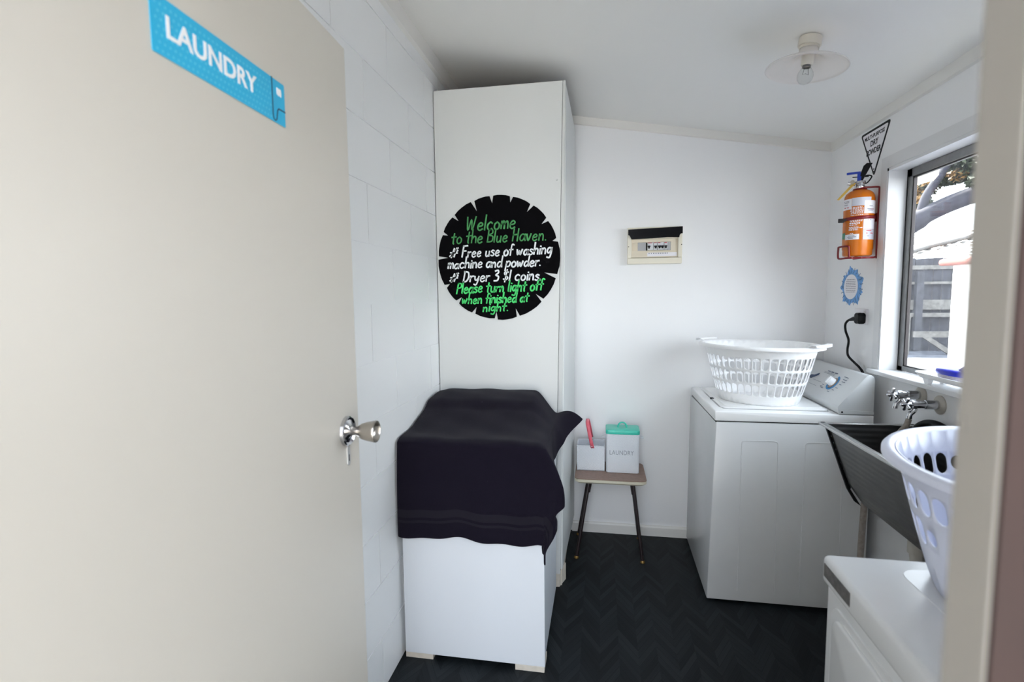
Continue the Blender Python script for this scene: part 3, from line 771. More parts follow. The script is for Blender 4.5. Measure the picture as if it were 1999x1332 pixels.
for k in range(9):
    x = 815+k*42; mb.prism([(y0+.0116, FZ(708)), (y0+.0101, FZ(724)), (y0+.0106, FZ(724)), (y0+.0121, FZ(708))], 'x', FX(x), FX(x+random.uniform(12, 30)))
mb.build('label_print', 'print_grey', fb)
fl = MB().prism([(FX(430), FZ(256)), (FX(1425), FZ(226)), (FX(1425), FZ(358)), (FX(1395), FZ(358)), (FX(1372), FZ(385)), (FX(1365), FZ(428)), (FX(1150), FZ(420)), (FX(880), FZ(434)), (FX(490), FZ(444)), (FX(470), FZ(400)), (FX(455), FZ(370)), (FX(430), FZ(362))], 'y', y0-.008, y0-.003, bev=.001, seg=1).build('cover_flap', 'flap_black', fb)
for (px, py) in ((438, 582), (1412, 563)): MB().lathe([(0, .0008), (.0028, .0008), (.0028, 0)], 12, frame((FX(px), y0-.0002, FZ(py)), (1, 0, 0), (0, 0, 1))).build('screw', 'black', fb)

# ---- ceiling light
lp = thing('ceiling_light', (.698, 1.972, zc(.698)), 'batten ceiling light with wide white glass shade and bare clear bulb', 'ceiling light')
LZ = zc(.698)
T = Matrix.Translation
mb = MB(); tilt = Matrix.Translation((.698, 1.972, LZ-.003)) @ Matrix.Rotation(math.atan(.1704), 4, 'Y')
mb.lathe([(0, 0), (.036, 0), (.036, -.024), (.034, -.028), (0, -.028)], 36, tilt); mb.build('base', 'lamp_cream', lp, 40)
LC = T((.698, 1.972, LZ)) @ Matrix.Rotation(math.atan(.11), 4, 'Y') @ T((0, 0, -LZ))
mb = MB(); mb.lathe([(0, LZ-.022), (.028, LZ-.022), (.031, LZ-.030), (.031, LZ-.038), (.0, LZ-.038)], 36, LC)
mb.lathe([(0, LZ-.05), (.019, LZ-.05), (.019, LZ-.088), (.017, LZ-.092), (0, LZ-.092)], 28, LC); mb.build('lamp_holder', 'lamp_cream', lp, 40)
mb = MB(); mb.lathe([(.029, LZ-.036), (.030, LZ-.046), (.034, LZ-.056), (.043, LZ-.067), (.058, LZ-.076), (.080, LZ-.084), (.104, LZ-.091), (.120, LZ-.096), (.126, LZ-.100), (.128, LZ-.103)], 64, LC)
sh = mb.build('shade', 'opal_shade', lp, 180); so = sh.modifiers.new('t', 'SOLIDIFY'); so.thickness = .0028
mb = MB(); mb.lathe([(.0125, LZ-.090), (.0125, LZ-.098), (.017, LZ-.104), (.0235, LZ-.116), (.0255, LZ-.127), (.0235, LZ-.139), (.017, LZ-.148), (.008, LZ-.152), (0, LZ-.1525)], 32, LC); bl = mb.build('bulb', 'clear_bulb', lp, 180)
mb = MB(); mb.lathe([(.0128, LZ-.088), (.0132, LZ-.094), (.0128, LZ-.099)], 24, LC); mb.build('bulb_cap', 'alu', lp, 60)
mb = MB(); mb.tube([LC @ Vector(p) for p in ((-.006, 0, LZ-.099), (-.009, 0, LZ-.122), (0, 0, LZ-.118), (.009, 0, LZ-.122), (.006, 0, LZ-.099))], .0007, 5); mb.build('filament', 'alu_dark', lp)

# ---- washing machine
wm = thing('washing_machine', (.82, 2.69, 0), 'white top-loading washing machine against the back wall under the white basket', 'washing machine')
WX0, WX1, WYa, WYb = .497, 1.147, 2.379, 2.998
mb = MB(); mb.hexa([(.486, WYa+.003, .012), (1.147, WYa+.003, .012), (1.147, WYb, .012), (.492, WYb, .012)], [(.510, WYa+.003, .848), (1.147, WYa+.003, .848), (1.147, WYb, .848), (.500, WYb, .848)], .006, 2)
for (a, c) in ((.622, .772), (.885, 1.035)):      # embossed outlines down the side
    pth = [(a-.004, WYa+.0035, .06), (a, WYa+.0035, .755)]+[(a+.015-.015*math.cos(t), WYa+.0035, .755+.012*math.sin(t)) for t in (PI/4, PI/2)]+[(c-.015+.015*math.cos(t), WYa+.0035, .755+.012*math.sin(t)) for t in (PI/2, PI/4)]+[(c, WYa+.0035, .755), (c+.005, WYa+.0035, .06)]
    mb.tube(pth, .0022, 6)
mb.build('cabinet', 'enamel', wm, 35)
MB().box(WX0+.012, WX1-.006, WYa+.01, WYb, .846, .856).build('seam', 'dark_gap', wm)
mb = MB(); mb.prism([(.505, .853), (1.148, .853), (1.148, .894), (.508, .897), (.503, .893)], 'y', WYa, WYb+.001, bev=.004, seg=3); mb.build('top_deck', 'enamel_lid', wm, 40)
mb = MB(); mb.prism(rrect(.545, 1.000, WYa+.060, WYb-.02, .03), 'z', .8955, .9015, bev=.002, seg=2); mb.prism(rrect(.565, .99, WYa+.10, WYb-.05, .02), 'z', .9005, .9035, bev=.0015, seg=1); mb.build('lid', 'enamel_lid', wm, 40)
MB().prism([(.538, WYa+.275), (.552, WYa+.262), (.556, WYa+.275), (.553, WYa+.295), (.541, WYa+.298)], 'z', .8965, .9025).build('lid_catch', 'dark_gap', wm)
mb = MB(); mb.tube([(.543, WYa+.46, .8975), (.543, WYa+.10, .8975), (.556, WYa+.058, .8975), (.99, WYa+.054, .8975)], .0018, 6); mb.build('lid_gap', 'blank_grey', wm)
prof = [(1.012, .898), (1.005, .926), (1.008, .933), (1.113, 1.064), (1.122, 1.069), (1.135, 1.067), (1.144, 1.058), (1.147, 1.045), (1.147, .898)]
con = MB().prism(prof, 'y', WYa+.002, WYb-.004, bev=.003, seg=2).build('control_console', 'console_grey', wm, 35)
mb = MB(); mb.prism([(1.010, .8985), (1.0035, .9265), (1.0065, .934), (1.040, .9745), (1.050, .915), (1.1465, .911), (1.1465, .899)], 'y', WYa-.001, WYa+.004); mb.build('end_cap', 'console_grey', wm)
sl = (Vector((1.113, 0, 1.064))-Vector((1.008, 0, .933))); su = sl.normalized()
# console plane: x local = towards the camera along -y (reading direction), y local = up the slope
PF = frame((1.008, 2.99, .933), (0, -1, 0), tuple(su))
def pf(s, h, k=0): return PF @ T((s, h, k))
SL = sl.length
DS, DH = .415, .088
mb = MB()
mb.lathe([(.030, .0012), (.030, .0018), (.040, .0018), (.040, .0012)], 48, pf(DS, DH), a0=R(-150), a1=R(85)); mb.build('dial_ring', 'washer_blue', wm)
mb = MB(); mb.lathe([(0, .004), (.026, .004), (.029, .001), (.029, 0)], 40, pf(DS, DH)); mb.build('dial_skirt', 'taupe', wm, 40)
mb = MB(); mb.lathe([(0, .028), (.016, .028), (.0185, .026), (.0205, .004)], 32, pf(DS, DH)); mb.box(-.003, .003, -.0195, .0195, .027, .0295, bev=.001, seg=1, mx=pf(DS, DH)); mb.build('dial', 'plastic_white', wm, 40)
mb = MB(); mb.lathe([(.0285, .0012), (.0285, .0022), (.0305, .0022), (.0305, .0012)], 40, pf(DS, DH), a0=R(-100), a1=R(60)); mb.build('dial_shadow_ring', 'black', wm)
mb = MB()
for (s_, h_, l_) in ((.26, .128, .115), (.26, .122, .115), (.22, .070, .10), (.215, .044, .085)): mb.box(s_, s_+l_, h_, h_+.0010, .0012, .0018, mx=pf(0, 0))
mb.build('printed_rule', 'washer_print', wm); mb = MB()
for (s_, h_, l_) in ((.345, .046, .03), (.335, .052, .025), (.34, .062, .02), (.47, .118, .035), (.46, .132, .04), (.475, .106, .03), (.475, .09, .02), (.47, .070, .02), (.455, .055, .02), (.43, .040, .02)):
    mb.box(s_, s_+l_, h_, h_+.0028, .0012, .0018, mx=pf(0, 0))
mb.build('dial_scale', 'washer_print', wm); mb = MB()
for i in range(14):
    if i % 5 != 4: mb.box(.285+i*.0075, .285+i*.0075+.0055, .134, .1395, .0012, .0018, mx=pf(0, 0))
mb.build('printing', 'washer_print', wm)
mb = MB(); mb.prism([(.16, .075), (.19, .07), (.235, .10), (.232, .112), (.20, .095), (.165, .09)], 'z', .0012, .0022, mx=pf(0, 0)); mb.build('maker_mark', 'navy', wm)
MB().lathe([(0, .0012), (.004, .0012), (.004, 0)], 12, frame((1.022, WYa-.0008, .907), (1, 0, 0), (0, 0, 1))).build('screw', 'black', wm)
mb = MB()
for (x, y) in ((.53, WYa+.05), (1.1, WYa+.05), (.53, WYb-.05), (1.1, WYb-.05)): MB().lathe([(0, 0), (.02, 0), (.02, .014), (0, .014)], 16, T((x, y, 0))).build('foot', 'rubber', wm)

# ---- laundry baskets
def basket_mesh(a, b_, h, nslot, rows, endfade=False, ratio=.70):
    """tapered oval wall with rounded slots, as one bmesh; a,b_ = half axes at the rim"""
    bm = bmesh.new()
    def P(th, v):        # v 0 bottom .. 1 top
        k = ratio+(1-ratio)*(v**.85)
        return Vector((a*k*math.cos(th), b_*(k)*math.sin(th), h*v))
    cuts = [0, .03]
    vs = sorted(set([0.0]+[x for r in rows for x in r]+[.985]))
    NP = 4
    for i in range(nslot):
        t0, t1 = 2*PI*i/nslot, 2*PI*(i+1)/nslot
        tm = (t0+t1)/2
        for j in range(len(vs)-1):
            v0, v1 = vs[j], vs[j+1]
            row = None
            for ri, r in enumerate(rows):
                if abs(r[0]-v0) < 1e-6 and abs(r[1]-v1) < 1e-6: row = ri
            # outer boundary loop of the cell
            bd = []
            for k in range(NP): bd.append((t0+(t1-t0)*k/NP, v0))
            for k in range(2*NP): bd.append((t1, v0+(v1-v0)*k/(2*NP)))
            for k in range(NP): bd.append((t1-(t1-t0)*k/NP, v1))
            for k in range(2*NP): bd.append((t0, v1-(v1-v0)*k/(2*NP)))
            hs = 1.0
            if row is not None and endfade:
                e = abs(math.cos(tm)); lim = (.96 if row == 0 else .50)
                hs = max(0, min(1, (lim-e)/.16))
            if row is None or hs < .12:
                bm.faces.new([bm.verts.new(P(*q)) for q in bd]); continue
            vm = (v0+v1)/2; k_ = ratio+(1-ratio)*(vm**.85)
            rl = k_*math.hypot(a*math.sin(tm), b_*math.cos(tm))         # metres per radian at this cell
            A_ = (t1-t0)/2*rl*.80; B_ = max(A_*1.01, (v1-v0)/2*h*.93*hs)
            inner = []
            for (t_, v_) in bd:
                dx, dy = (t_-tm)*rl, (v_-vm)*h
                dx *= (B_/A_)*((t1-t0)*rl)/((v1-v0)*h) if False else 1
                adx, ady = abs(dx)+1e-9, abs(dy)+1e-9
                f_ = A_/adx
                if ady*f_ > B_-A_:
                    c0 = B_-A_; qa = adx*adx+ady*ady; qb = -2*ady*c0; qc = c0*c0-A_*A_
                    f_ = (-qb+math.sqrt(max(0, qb*qb-4*qa*qc)))/(2*qa)
                inner.append((tm+dx*f_/rl, vm+dy*f_/h))
            V0 = [bm.verts.new(P(*q)) for q in bd]; V1 = [bm.verts.new(P(*q)) for q in inner]
            n_ = len(bd)
            for k in range(n_):
                try: bm.faces.new((V0[k], V0[(k+1) % n_], V1[(k+1) % n_], V1[k]))
                except ValueError: pass
    bmesh.ops.remove_doubles(bm, verts=bm.verts[:], dist=2e-5)
    bmesh.ops.dissolve_degenerate(bm, edges=bm.edges[:], dist=1e-6)
    bmesh.ops.recalc_face_normals(bm, faces=bm.faces[:])
    return bm
def basket(loc, rz, a, b_, h, nslot, rows, m, label, endfade=False, tabs=True, ratio=.7, group='laundry baskets'):
    root = thing('laundry_basket', (0, 0, 0), label, 'laundry basket', group)
    o = MB().add(basket_mesh(a, b_, h, nslot, rows, endfade, ratio)).build('wall', m, root, 50)
    so = o.modifiers.new('t', 'SOLIDIFY'); so.thickness = .003; so.offset = -1
    mb = MB(); mb.lathe([(0, .004), (ratio*.985, .004), (ratio*1.0, .0), (0, .0)], 64, None, sx=a, sy=b_); mb.build('base', m, root, 40)
    pr = [(.985, h*.985-.004), (1.0, h-.004), (1.0+.008/a*1.0, h), (1.0+.022/a, h-.002), (1.0+.028/a, h-.008), (1.0+.028/a, h-.016), (1.0+.024/a, h-.016), (1.0+.022/a, h-.008), (1.0, h-.010)]
    mb = MB(); mb.lathe(pr, 96, None, sx=a, sy=b_); mb.build('rim', m, root, 60)
    if tabs:
        for s_ in (-1, 1):
            mb = MB()
            def hp(i, j, s_=s_):
                t = (-.30+.60*i/12)
                k = 1+.012/a+[.0, .018, .036, .036][j]/a
                z = h+[.002, .010, .010, .0][j]
                return (s_*a*k*math.cos(t), s_*b_*k*math.sin(t)*1.0, z)
            mb.grid(hp, 13, 4); hh = mb.build('grip', m, root, 60); so = hh.modifiers.new('t', 'SOLIDIFY'); so.thickness = .003
    root.location = loc; root.rotation_euler = (0, 0, rz)
    return root
basket((.752, 2.640, .9040), R(-45), .262, .212, .277, 40, [(.155, .36), (.375, .585), (.60, .815)], 'plastic_white', 'white slotted plastic laundry basket sitting on the washing machine lid')

# ---- dryer near the doorway
dr = thing('tumble_dryer', (.85, .93, 0), 'low white dryer with dark label strip, bottom right, carrying a basket', 'dryer')
QX0, QX1, QY0, QY1, QZ = .512, 1.17, .60, 1.243, .82
MB().box(QX0+.006, QX1, QY0+.006, QY1-.004, .02, QZ-.068, bev=.008, seg=3).build('body', 'enamel', dr, 40)
MB().box(QX0-.006, QX1, QY0, QY1, QZ-.066, QZ, bev=.013, seg=5).build('top', 'enamel', dr, 60)
mb = MB(); mb.prism(rrect(QX0+.12, QX1-.04, QY0+.05, QY1-.05, .04), 'z', QZ-.002, QZ+.001, bev=.0009, seg=1); mb.build('top_recess', 'enamel', dr, 40)
MB().box(QX0-.0072, QX0-.0055, 1.105, 1.228, QZ-.046, QZ-.016, bev=.0005, seg=1).build('label_strip', 'label_strip', dr)
dd = MB().prism(rrect(QY0+.05, QY1-.055, .12, QZ-.115, .03), 'x', QX0+.008, QX0-.004, bev=.004, seg=3).build('door', 'enamel', dr, 40)
mb = MB(); mb.prism(rrect(QY0+.03, QY1-.035, .10, QZ-.095, .035), 'x', QX0+.007, QX0+.003, bev=.001, seg=1); mb.build('door_surround', 'enamel', dr, 40)
mb = MB()
for (x, y) in ((.55, .65), (1.12, .65), (.55, 1.2), (1.12, 1.2)): MB().lathe([(0, 0), (.018, 0), (.018, .022), (0, .022)], 14, T((x, y, 0))).build('foot', 'rubber', dr)
b2 = basket((.815, 1.085, QZ+.0015), R(68), .275, .225, .277, 36, [(.62, .82), (.36, .58)], 'plastic_bluewhite', 'bluish-white plastic basket standing on the dryer, half hidden by the door jamb', endfade=True, tabs=False, ratio=.66)

# ---- stainless laundry tub
tb = thing('laundry_tub', (1.02, 1.73, .45), 'stainless steel wall-mounted laundry tub between the washing machine and the dryer', 'tub')
UX0, UX1, UY0, UY1, UZ = .852, 1.188, 1.30, 2.172, .912
fz = .60
th = .003
def sect(y0, y1):
    return
mb = MB(); b = bmesh.new()
top = [(UX0+.018, UY0+.02, UZ-.004), (UX1-.02, UY0+.02, UZ-.004), (UX1-.02, UY1-.018, UZ-.004), (UX0+.018, UY1-.018, UZ-.004)]
mid = [(UX0+.100, UY0+.05, .675), (UX1-.022, UY0+.05, .675), (UX1-.022, UY1-.03, .675), (UX0+.100, UY1-.03, .675)]
bot = [(UX0+.128, UY0+.08, fz), (UX1-.04, UY0+.08, fz), (UX1-.04, UY1-.045, fz), (UX0+.148, UY1-.045, fz)]
bot[0] = (UX0+.148, UY0+.08, fz)
A, B, C_ = ([b.verts.new(p) for p in q] for q in (top, mid, bot))
for i in range(4):
    b.faces.new((A[i], A[(i+1) % 4], B[(i+1) % 4], B[i])); b.faces.new((B[i], B[(i+1) % 4], C_[(i+1) % 4], C_[i]))
b.faces.new(C_)
bmesh.ops.recalc_face_normals(b, faces=b.faces[:])
mb.add(b); bw = mb.build('bowl', 'steel_tub', tb); bw.modifiers.new('b', 'BEVEL').width = .012; bw.modifiers['b'].segments = 4
so = bw.modifiers.new('t', 'SOLIDIFY'); so.thickness = .002
mb = MB()
mb.box(UX0-.004, UX0+.020, UY0, UY1, UZ-.010, UZ, bev=.003); mb.box(UX1-.022, UX1, UY0, UY1, UZ-.010, UZ, bev=.002)
mb.box(UX0, UX1, UY1-.020, UY1, UZ-.010, UZ, bev=.003); mb.box(UX0, UX1, UY0, UY0+.022, UZ-.010, UZ, bev=.003)
mb.build('rim', 'steel_rim', tb, 40)
# black toothed strip, stands in for the dark reflection in the end flange
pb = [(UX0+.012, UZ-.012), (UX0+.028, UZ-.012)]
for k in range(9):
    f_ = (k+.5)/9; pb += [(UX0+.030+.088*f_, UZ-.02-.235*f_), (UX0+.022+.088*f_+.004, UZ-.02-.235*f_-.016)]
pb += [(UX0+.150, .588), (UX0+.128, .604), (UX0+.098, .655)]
MB().prism(pb, 'y', UY1-.034, UY1-.022).build('flange_reflection', 'black', tb)
MB().box(UX1-.05, UX1+.004, UY1-.12, UY1-.08, .50, .60).build('wall_bracket', 'black', tb)
mb = MB(); mb.tube(spline([(1.07, 1.90, .60), (1.07, 1.90, .53), (1.075, 1.885, .48), (1.10, 1.86, .46), (1.15, 1.84, .46), (1.19, 1.84, .46)], 5), .022, 16)
mb.lathe([(.027, .45), (.027, .50)], 20, T((1.07, 1.90, .075))); mb.tube([(1.125, 1.85, .46), (1.15, 1.84, .46)], .028, 16); mb.build('waste_pipe', 'pvc', tb, 50)
h1 = MB(); h1.tube(spline([(1.10, 2.30, .70), (1.085, 2.285, .60), (1.075, 2.275, .45), (1.07, 2.27, .25), (1.08, 2.28, .013), (1.12, 2.30, .012)], 6), .012, 12)
tag(h1.build('drain_hose', 'hose_grey', None, 60), 'grey ribbed hose hanging in the gap between washing machine and tub', 'hose')

# ---- taps
def tap(y, z, name, label, L_, ang):
    t = thing(name, (XR, y, z), label, 'tap', 'taps over the tub')
    MB().lathe([(0, 0), (.034, 0), (.034, .004), (.026, .010), (0, .010)], 32, frame((XR-.0003, y, z), (0, -1, 0), (0, 0, 1))).build('escutcheon', 'pvc', t, 40)
    mb = MB(); X = lambda d: XR-d
    mb.tube([(X(.006), y, z), (X(.012), y, z), (X(.05), y, z), (X(.051), y, z), (X(L_-.03), y, z), (X(L_-.028), y, z), (X(L_-.014), y, z), (X(L_-.012), y, z), (X(L_), y, z)],
            [.016, .0165, .0165, .014, .014, .017, .017, .010, .008], 16); mb.build('tap_body', 'chrome', t, 40)
    mb = MB(); ca, sa = math.cos(ang), math.sin(ang); c = Vector((X(L_+.002), y, z))
    for k in range(2):
        d = Vector((0, math.cos(ang+k*PI/2), math.sin(ang+k*PI/2)))
        mb.tube([c-d*.027, c-d*.024, c-d*.008, c+d*.008, c+d*.024, c+d*.027], [.004, .006, .005, .005, .006, .004], 10)
    mb.tube([c+Vector((.008, 0, 0)), c-Vector((.012, 0, 0)), c-Vector((.018, 0, 0))], [.010, .009, .004], 12); mb.build('handle', 'chrome', t, 50)
    mb = MB(); mb.tube(spline([(X(L_-.03), y, z), (X(L_-.024), y, z-.022), (X(L_-.012), y, z-.036), (X(L_-.010), y, z-.052)], 4), .009, 12); mb.build('spout', 'chrome', t, 50)
    return t
tap(2.146, 1.030, 'wall_tap', 'chrome tap with cross handle over the tub, nearer the washing machine', .098, .3)
tap(2.035, 1.016, 'wall_tap', 'chrome tap with cross handle over the tub, nearer the doorway', .108, .5)
h2 = MB(); h2.tube(spline([(1.096, 2.035, .962), (1.090, 2.04, .935), (1.080, 2.06, .90), (1.085, 2.08, .85), (1.10, 2.09, .80)], 6), .0095, 12)
tag(h2.build('spout_hose', 'hose_grey', None, 60), 'grey hose hanging from the nearer tap into the tub', 'hose')
h3 = MB(); h3.tube(spline([(1.145, 2.10, .88), (1.150, 2.075, .925), (1.155, 2.03, .950), (1.158, 1.97, .955), (1.158, 1.90, .94), (1.15, 1.83, .905), (1.14, 1.79, .86)], 6), .013, 12)
tag(h3.build('black_hose', 'rubber', None, 60), 'black hose arching over the back of the tub beneath the taps', 'hose')

# ---- on the window sill
tr = thing('soap_tray', (1.20, 1.94, 1.085), 'white plastic soap tray on short legs on the window sill', 'tray')
mb = MB(); TXa, TXb, TYa, TYb = 1.155, 1.250, 1.735, 2.150
b = bmesh.new(); lo = [b.verts.new((*p, 1.104)) for p in rrect(TXa+.012, TXb-.012, TYa+.016, TYb-.02, .02)]; hi = [b.verts.new((*p, 1.122)) for p in rrect(TXa, TXb, TYa, TYb, .03)]
n = len(lo); b.faces.new(lo[::-1])
for i in range(n): b.faces.new((lo[i], lo[(i+1) % n], hi[(i+1) % n], hi[i]))
mb.add(b); dsh = mb.build('dish', 'plastic_white', tr, 40); so = dsh.modifiers.new('t', 'SOLIDIFY'); so.thickness = .003
for (x, y) in ((1.178, 2.085), (1.228, 2.085), (1.178, 1.79), (1.228, 1.79)):
    MB().hexa([(x-.006, y-.010, 1.0845), (x+.006, y-.010, 1.0845), (x+.006, y+.010, 1.0845), (x-.006, y+.010, 1.0845)], [(x-.010, y-.018, 1.106), (x+.010, y-.018, 1.106), (x+.010, y+.018, 1.106), (x-.010, y+.018, 1.106)]).build('leg', 'plastic_white', tr)
br = thing('scrubbing_brush', (1.20, 1.96, 1.108), 'royal blue scrubbing brush with pale bristles lying in the soap tray', 'brush')
BF = T((1.202, 1.985, 1.108)) @ Matrix.Rotation(R(90), 4, 'Z')
mb = MB(); mb.lathe([(0, .0), (.80, .0), (.92, .012), (.96, .024), (0, .024)], 36, BF, sx=.080, sy=.033); mb.build('bristles', 'bristle', br, 40)
mb = MB(); mb.lathe([(0, .024), (.97, .024), (1.03, .030), (1.0, .037), (.8, .043), (.4, .046), (0, .047)], 40, BF, sx=.082, sy=.035); mb.build('back', 'brush_blue', br, 50)
mb = MB(); mb.tube(spline([(1.202, 1.945, 1.150), (1.202, 1.92, 1.160), (1.202, 1.88, 1.158), (1.202, 1.845, 1.142), (1.202, 1.82, 1.132)], 5), .013, 12); mb.build('handle', 'brush_blue', br, 60)

# ---- right wall: sign, extinguisher, sticker, outlet
WF = frame((XR, 0, 0), (0, -1, 0), (0, 0, 1))      # local x = -y, local y = z, local z = into the room
def wf(y, z, k=0): return frame((XR-k, y, z), (0, -1, 0), (0, 0, 1))
ps = thing('extinguisher_sign', (XR, 2.585, 2.05), 'white triangular dry powder sign with black border above the fire extinguisher', 'sign')
def tri(off, r):
    V = [Vector((2.712, 2.146)), Vector((2.458, 2.146)), Vector((2.578, 1.932))]
    cen = (V[0]+V[1]+V[2])/3; V = [cen+(v-cen)*(1-off) for v in V]; out = []
    for i in range(3):
        p, a, c = V[i], V[i-1], V[(i+1) % 3]; d1 = (a-p).normalized(); d2 = (c-p).normalized()
        for k in range(7):
            t = k/6; q = p+d1*r*(1-t)**2+d2*r*t**2; out.append((q.x, q.y))
    return out
MB().prism(tri(0, .020), 'x', XR-.0012, XR-.0002).build('border', 'black', ps)
MB().prism(tri(.14, .012), 'x', XR-.0018, XR-.0006).build('face', 'label_white', ps)
MB().add(text_bm('MULTI-PURPOSE', .02, .0004, .024, width=.170, height=.018), wf(2.672, 2.1065, .002)).build('lettering', 'black', ps)
MB().add(text_bm('DRY', .03, .0004, .028, width=.066, height=.0255), wf(2.618, 2.072, .002)).build('lettering', 'black', ps)
MB().add(text_bm('POWDER', .03, .0004, .028, width=.122, height=.0255), wf(2.650, 2.036, .002)).build('lettering', 'black', ps)
MB().lathe([(0, .0004), (.004, .0004), (.004, 0)], 10, wf(2.579, 1.966, .0018)).build('small_mark', 'black', ps)

EXx, EXy, ER = 1.125, 2.545, .0585
fe = thing('fire_extinguisher', (EXx, EXy, 1.578), 'orange fire extinguisher with white labels hanging on the wall beside the window', 'fire extinguisher')
EC = T((EXx, EXy, 0))
mb = MB(); mb.lathe([(0, 1.580), (.045, 1.578), (.054, 1.582), (.0565, 1.590), (.0565, 1.606), (ER, 1.612), (ER, 1.828), (.056, 1.843), (.050, 1.855), (.038, 1.865), (.024, 1.870), (0, 1.871)], 56, EC); mb.build('cylinder', 'orange', fe, 30)
mb = MB(); mb.lathe([(0, 1.868), (.026, 1.868), (.028, 1.872), (.026, 1.876), (0, 1.876)], 32, EC); mb.build('neck_ring', 'red_paint', fe, 40)
mb = MB(); mb.lathe([(.020, 1.876), (.021, 1.884), (.017, 1.888), (.017, 1.897), (.021, 1.900), (.021, 1.908), (0, 1.910)], 24, EC); mb.tube([(EXx-.02, EXy, 1.897), (EXx-.045, EXy+.012, 1.902)], .009, 12); mb.build('valve', 'chrome', fe, 40)
mb = MB(); mb.lathe([(0, 0), (.009, 0), (.009, .012), (0, .012)], 20, frame((EXx-.030, EXy+.004, 1.905), (.914, -.405, 0), (0, 0, 1))); mb.build('pressure_gauge', 'brushed', fe, 40)
# operating lever, carry handle, safety loop
ld_ = Vector((-.914, .405, 0))      # towards the left of the picture
def at(a, z, f=0): v = Vector((EXx, EXy, z))+ld_*a+Vector((-.405, -.914, 0))*f; return v
mb = MB(); mb.hexa([at(.012, 1.905, -.009), at(-.006, 1.905, -.009), at(-.006, 1.905, .009), at(.012, 1.905, .009)], [at(-.010, 1.976, -.007), at(-.038, 1.976, -.007), at(-.038, 1.976, .007), at(-.010, 1.976, .007)], .003)
mb.hexa([at(-.008, 1.970, -.007), at(-.030, 1.965, -.007), at(-.030, 1.965, .007), at(-.008, 1.970, .007)], [at(-.020, 1.984, -.006), at(-.042, 1.981, -.006), at(-.042, 1.981, .006), at(-.020, 1.984, .006)], .002); mb.build('squeeze_lever', 'black', fe)
mb = MB(); mb.hexa([at(.012, 1.908, -.010), at(-.002, 1.908, -.010), at(-.002, 1.908, .010), at(.012, 1.908, .010)], [at(.012, 1.945, -.007), at(-.004, 1.945, -.007), at(-.004, 1.945, .007), at(.012, 1.945, .007)])
mb.hexa([at(.052, 1.942, -.006), at(.0, 1.942, -.006), at(.0, 1.942, .006), at(.052, 1.942, .006)], [at(.052, 1.951, -.006), at(.0, 1.951, -.006), at(.0, 1.951, .006), at(.052, 1.951, .006)], .002); mb.build('carry_handle', 'blue_plastic', fe)
mb = MB(); mb.tube(spline([at(-.005, 1.927), at(-.026, 1.931), at(-.040, 1.926), at(-.037, 1.915), at(-.026, 1.900), at(-.018, 1.897)], 4), .0028, 8); mb.tube([at(.03, 1.929), at(-.03, 1.926)], .0022, 8); mb.build('safety_loop', 'black', fe)
mb = MB(); tgp = [at(.015, 1.899, .02), at(.075, 1.826, .052), at(.083, 1.830, .045), at(.026, 1.903, .012)]
b = bmesh.new(); b.faces.new([b.verts.new(p) for p in tgp]); mb.add(b); tg_ = mb.build('tag', 'tag_yellow', fe); so = tg_.modifiers.new('t', 'SOLIDIFY'); so.thickness = .0012
V0 = math.atan2(-EXy, -EXx)
def lab(t0, t1, z0, z1, m, name='label', k=.0006):
    a0, a1 = V0+math.asin(max(-1, min(1, t0))), V0+math.asin(max(-1, min(1, t1)))
    r = ER+k; n = max(4, int(abs(a1-a0)/.08))
    mb = MB(); mb.lathe([(r-.0004, z0), (r, z0), (r, z1), (r-.0004, z1)], n, EC, a0=a0, a1=a1); return mb
def zz(y): return 1.578+(1210-y)*.000356
lab(-.45, .72, zz(600), zz(500), 0).build('label', 'label_grey', fe)
lab(.32, .985, zz(695), zz(540), 0, k=.0009).build('label', 'label_white', fe)
lab(-.999, -.46, zz(635), zz(505), 0, k=.0010).build('label', 'label_white', fe)
lab(.31, .985, zz(885), zz(758), 0, k=.0009).build('label', 'label_white', fe)
lab(.31, .985, zz(1010), zz(888), 0, k=.0008).build('label', 'label_grey', fe)
lab(-.79, .08, zz(1005), zz(940), 0, k=.0009).build('label', 'label_white', fe)
lab(-.98, -.80, zz(990), zz(915), 0, k=.0008).build('label', 'label_green', fe)
pm = MB()
for (y0_, t0, t1) in [(612, -.5, .2), (626, -.55, .3), (641, -.52, .28), (656, -.55, .3), (671, -.5, .26), (686, -.5, .3), (706, -.5, .3), (770, -.55, .25), (782, -.5, .2), (800, -.55, .1), (808, -.55, .12), (826, -.55, -.05), (850, -.58, 0), (862, -.55, .28), (874, -.58, -.05), (886, -.58, 0), (925, -.5, -.3)]:
    t = t0
    while t < t1:
        d = random.uniform(.05, .14)
        pm.add(lab(t, min(t+d, t1), zz(y0_+8), zz(y0_), 0, k=.0005).bm); t += d+.035
pm.build('print_lines', 'label_white', fe)
for (y0_, t0, t1) in [(530, -.93, -.88), (530, -.84, -.62), (545, -.9, -.62), (570, -.92, -.7), (605, .62, .82), (640, .5, .9), (655, .55, .85), (770, .55, .6), (770, .7, .76), (965, .55, .68), (955, -.6, -.2), (970, -.65, -.1), (985, -.6, -.3)]:
    lab(t0, t1, zz(y0_+7), zz(y0_), 0, k=.0014).build('dark_print', 'print_grey', fe)

for (y0_, t0, t1) in [(605, -.9, -.82), (605, -.75, -.62), (640, .7, .9), (900, .5, .8), (930, .5, .58), (930, .75, .9)]: lab(t0, t1, zz(y0_+9), zz(y0_), 0, k=.0014).build('red_print', 'print_red', fe)

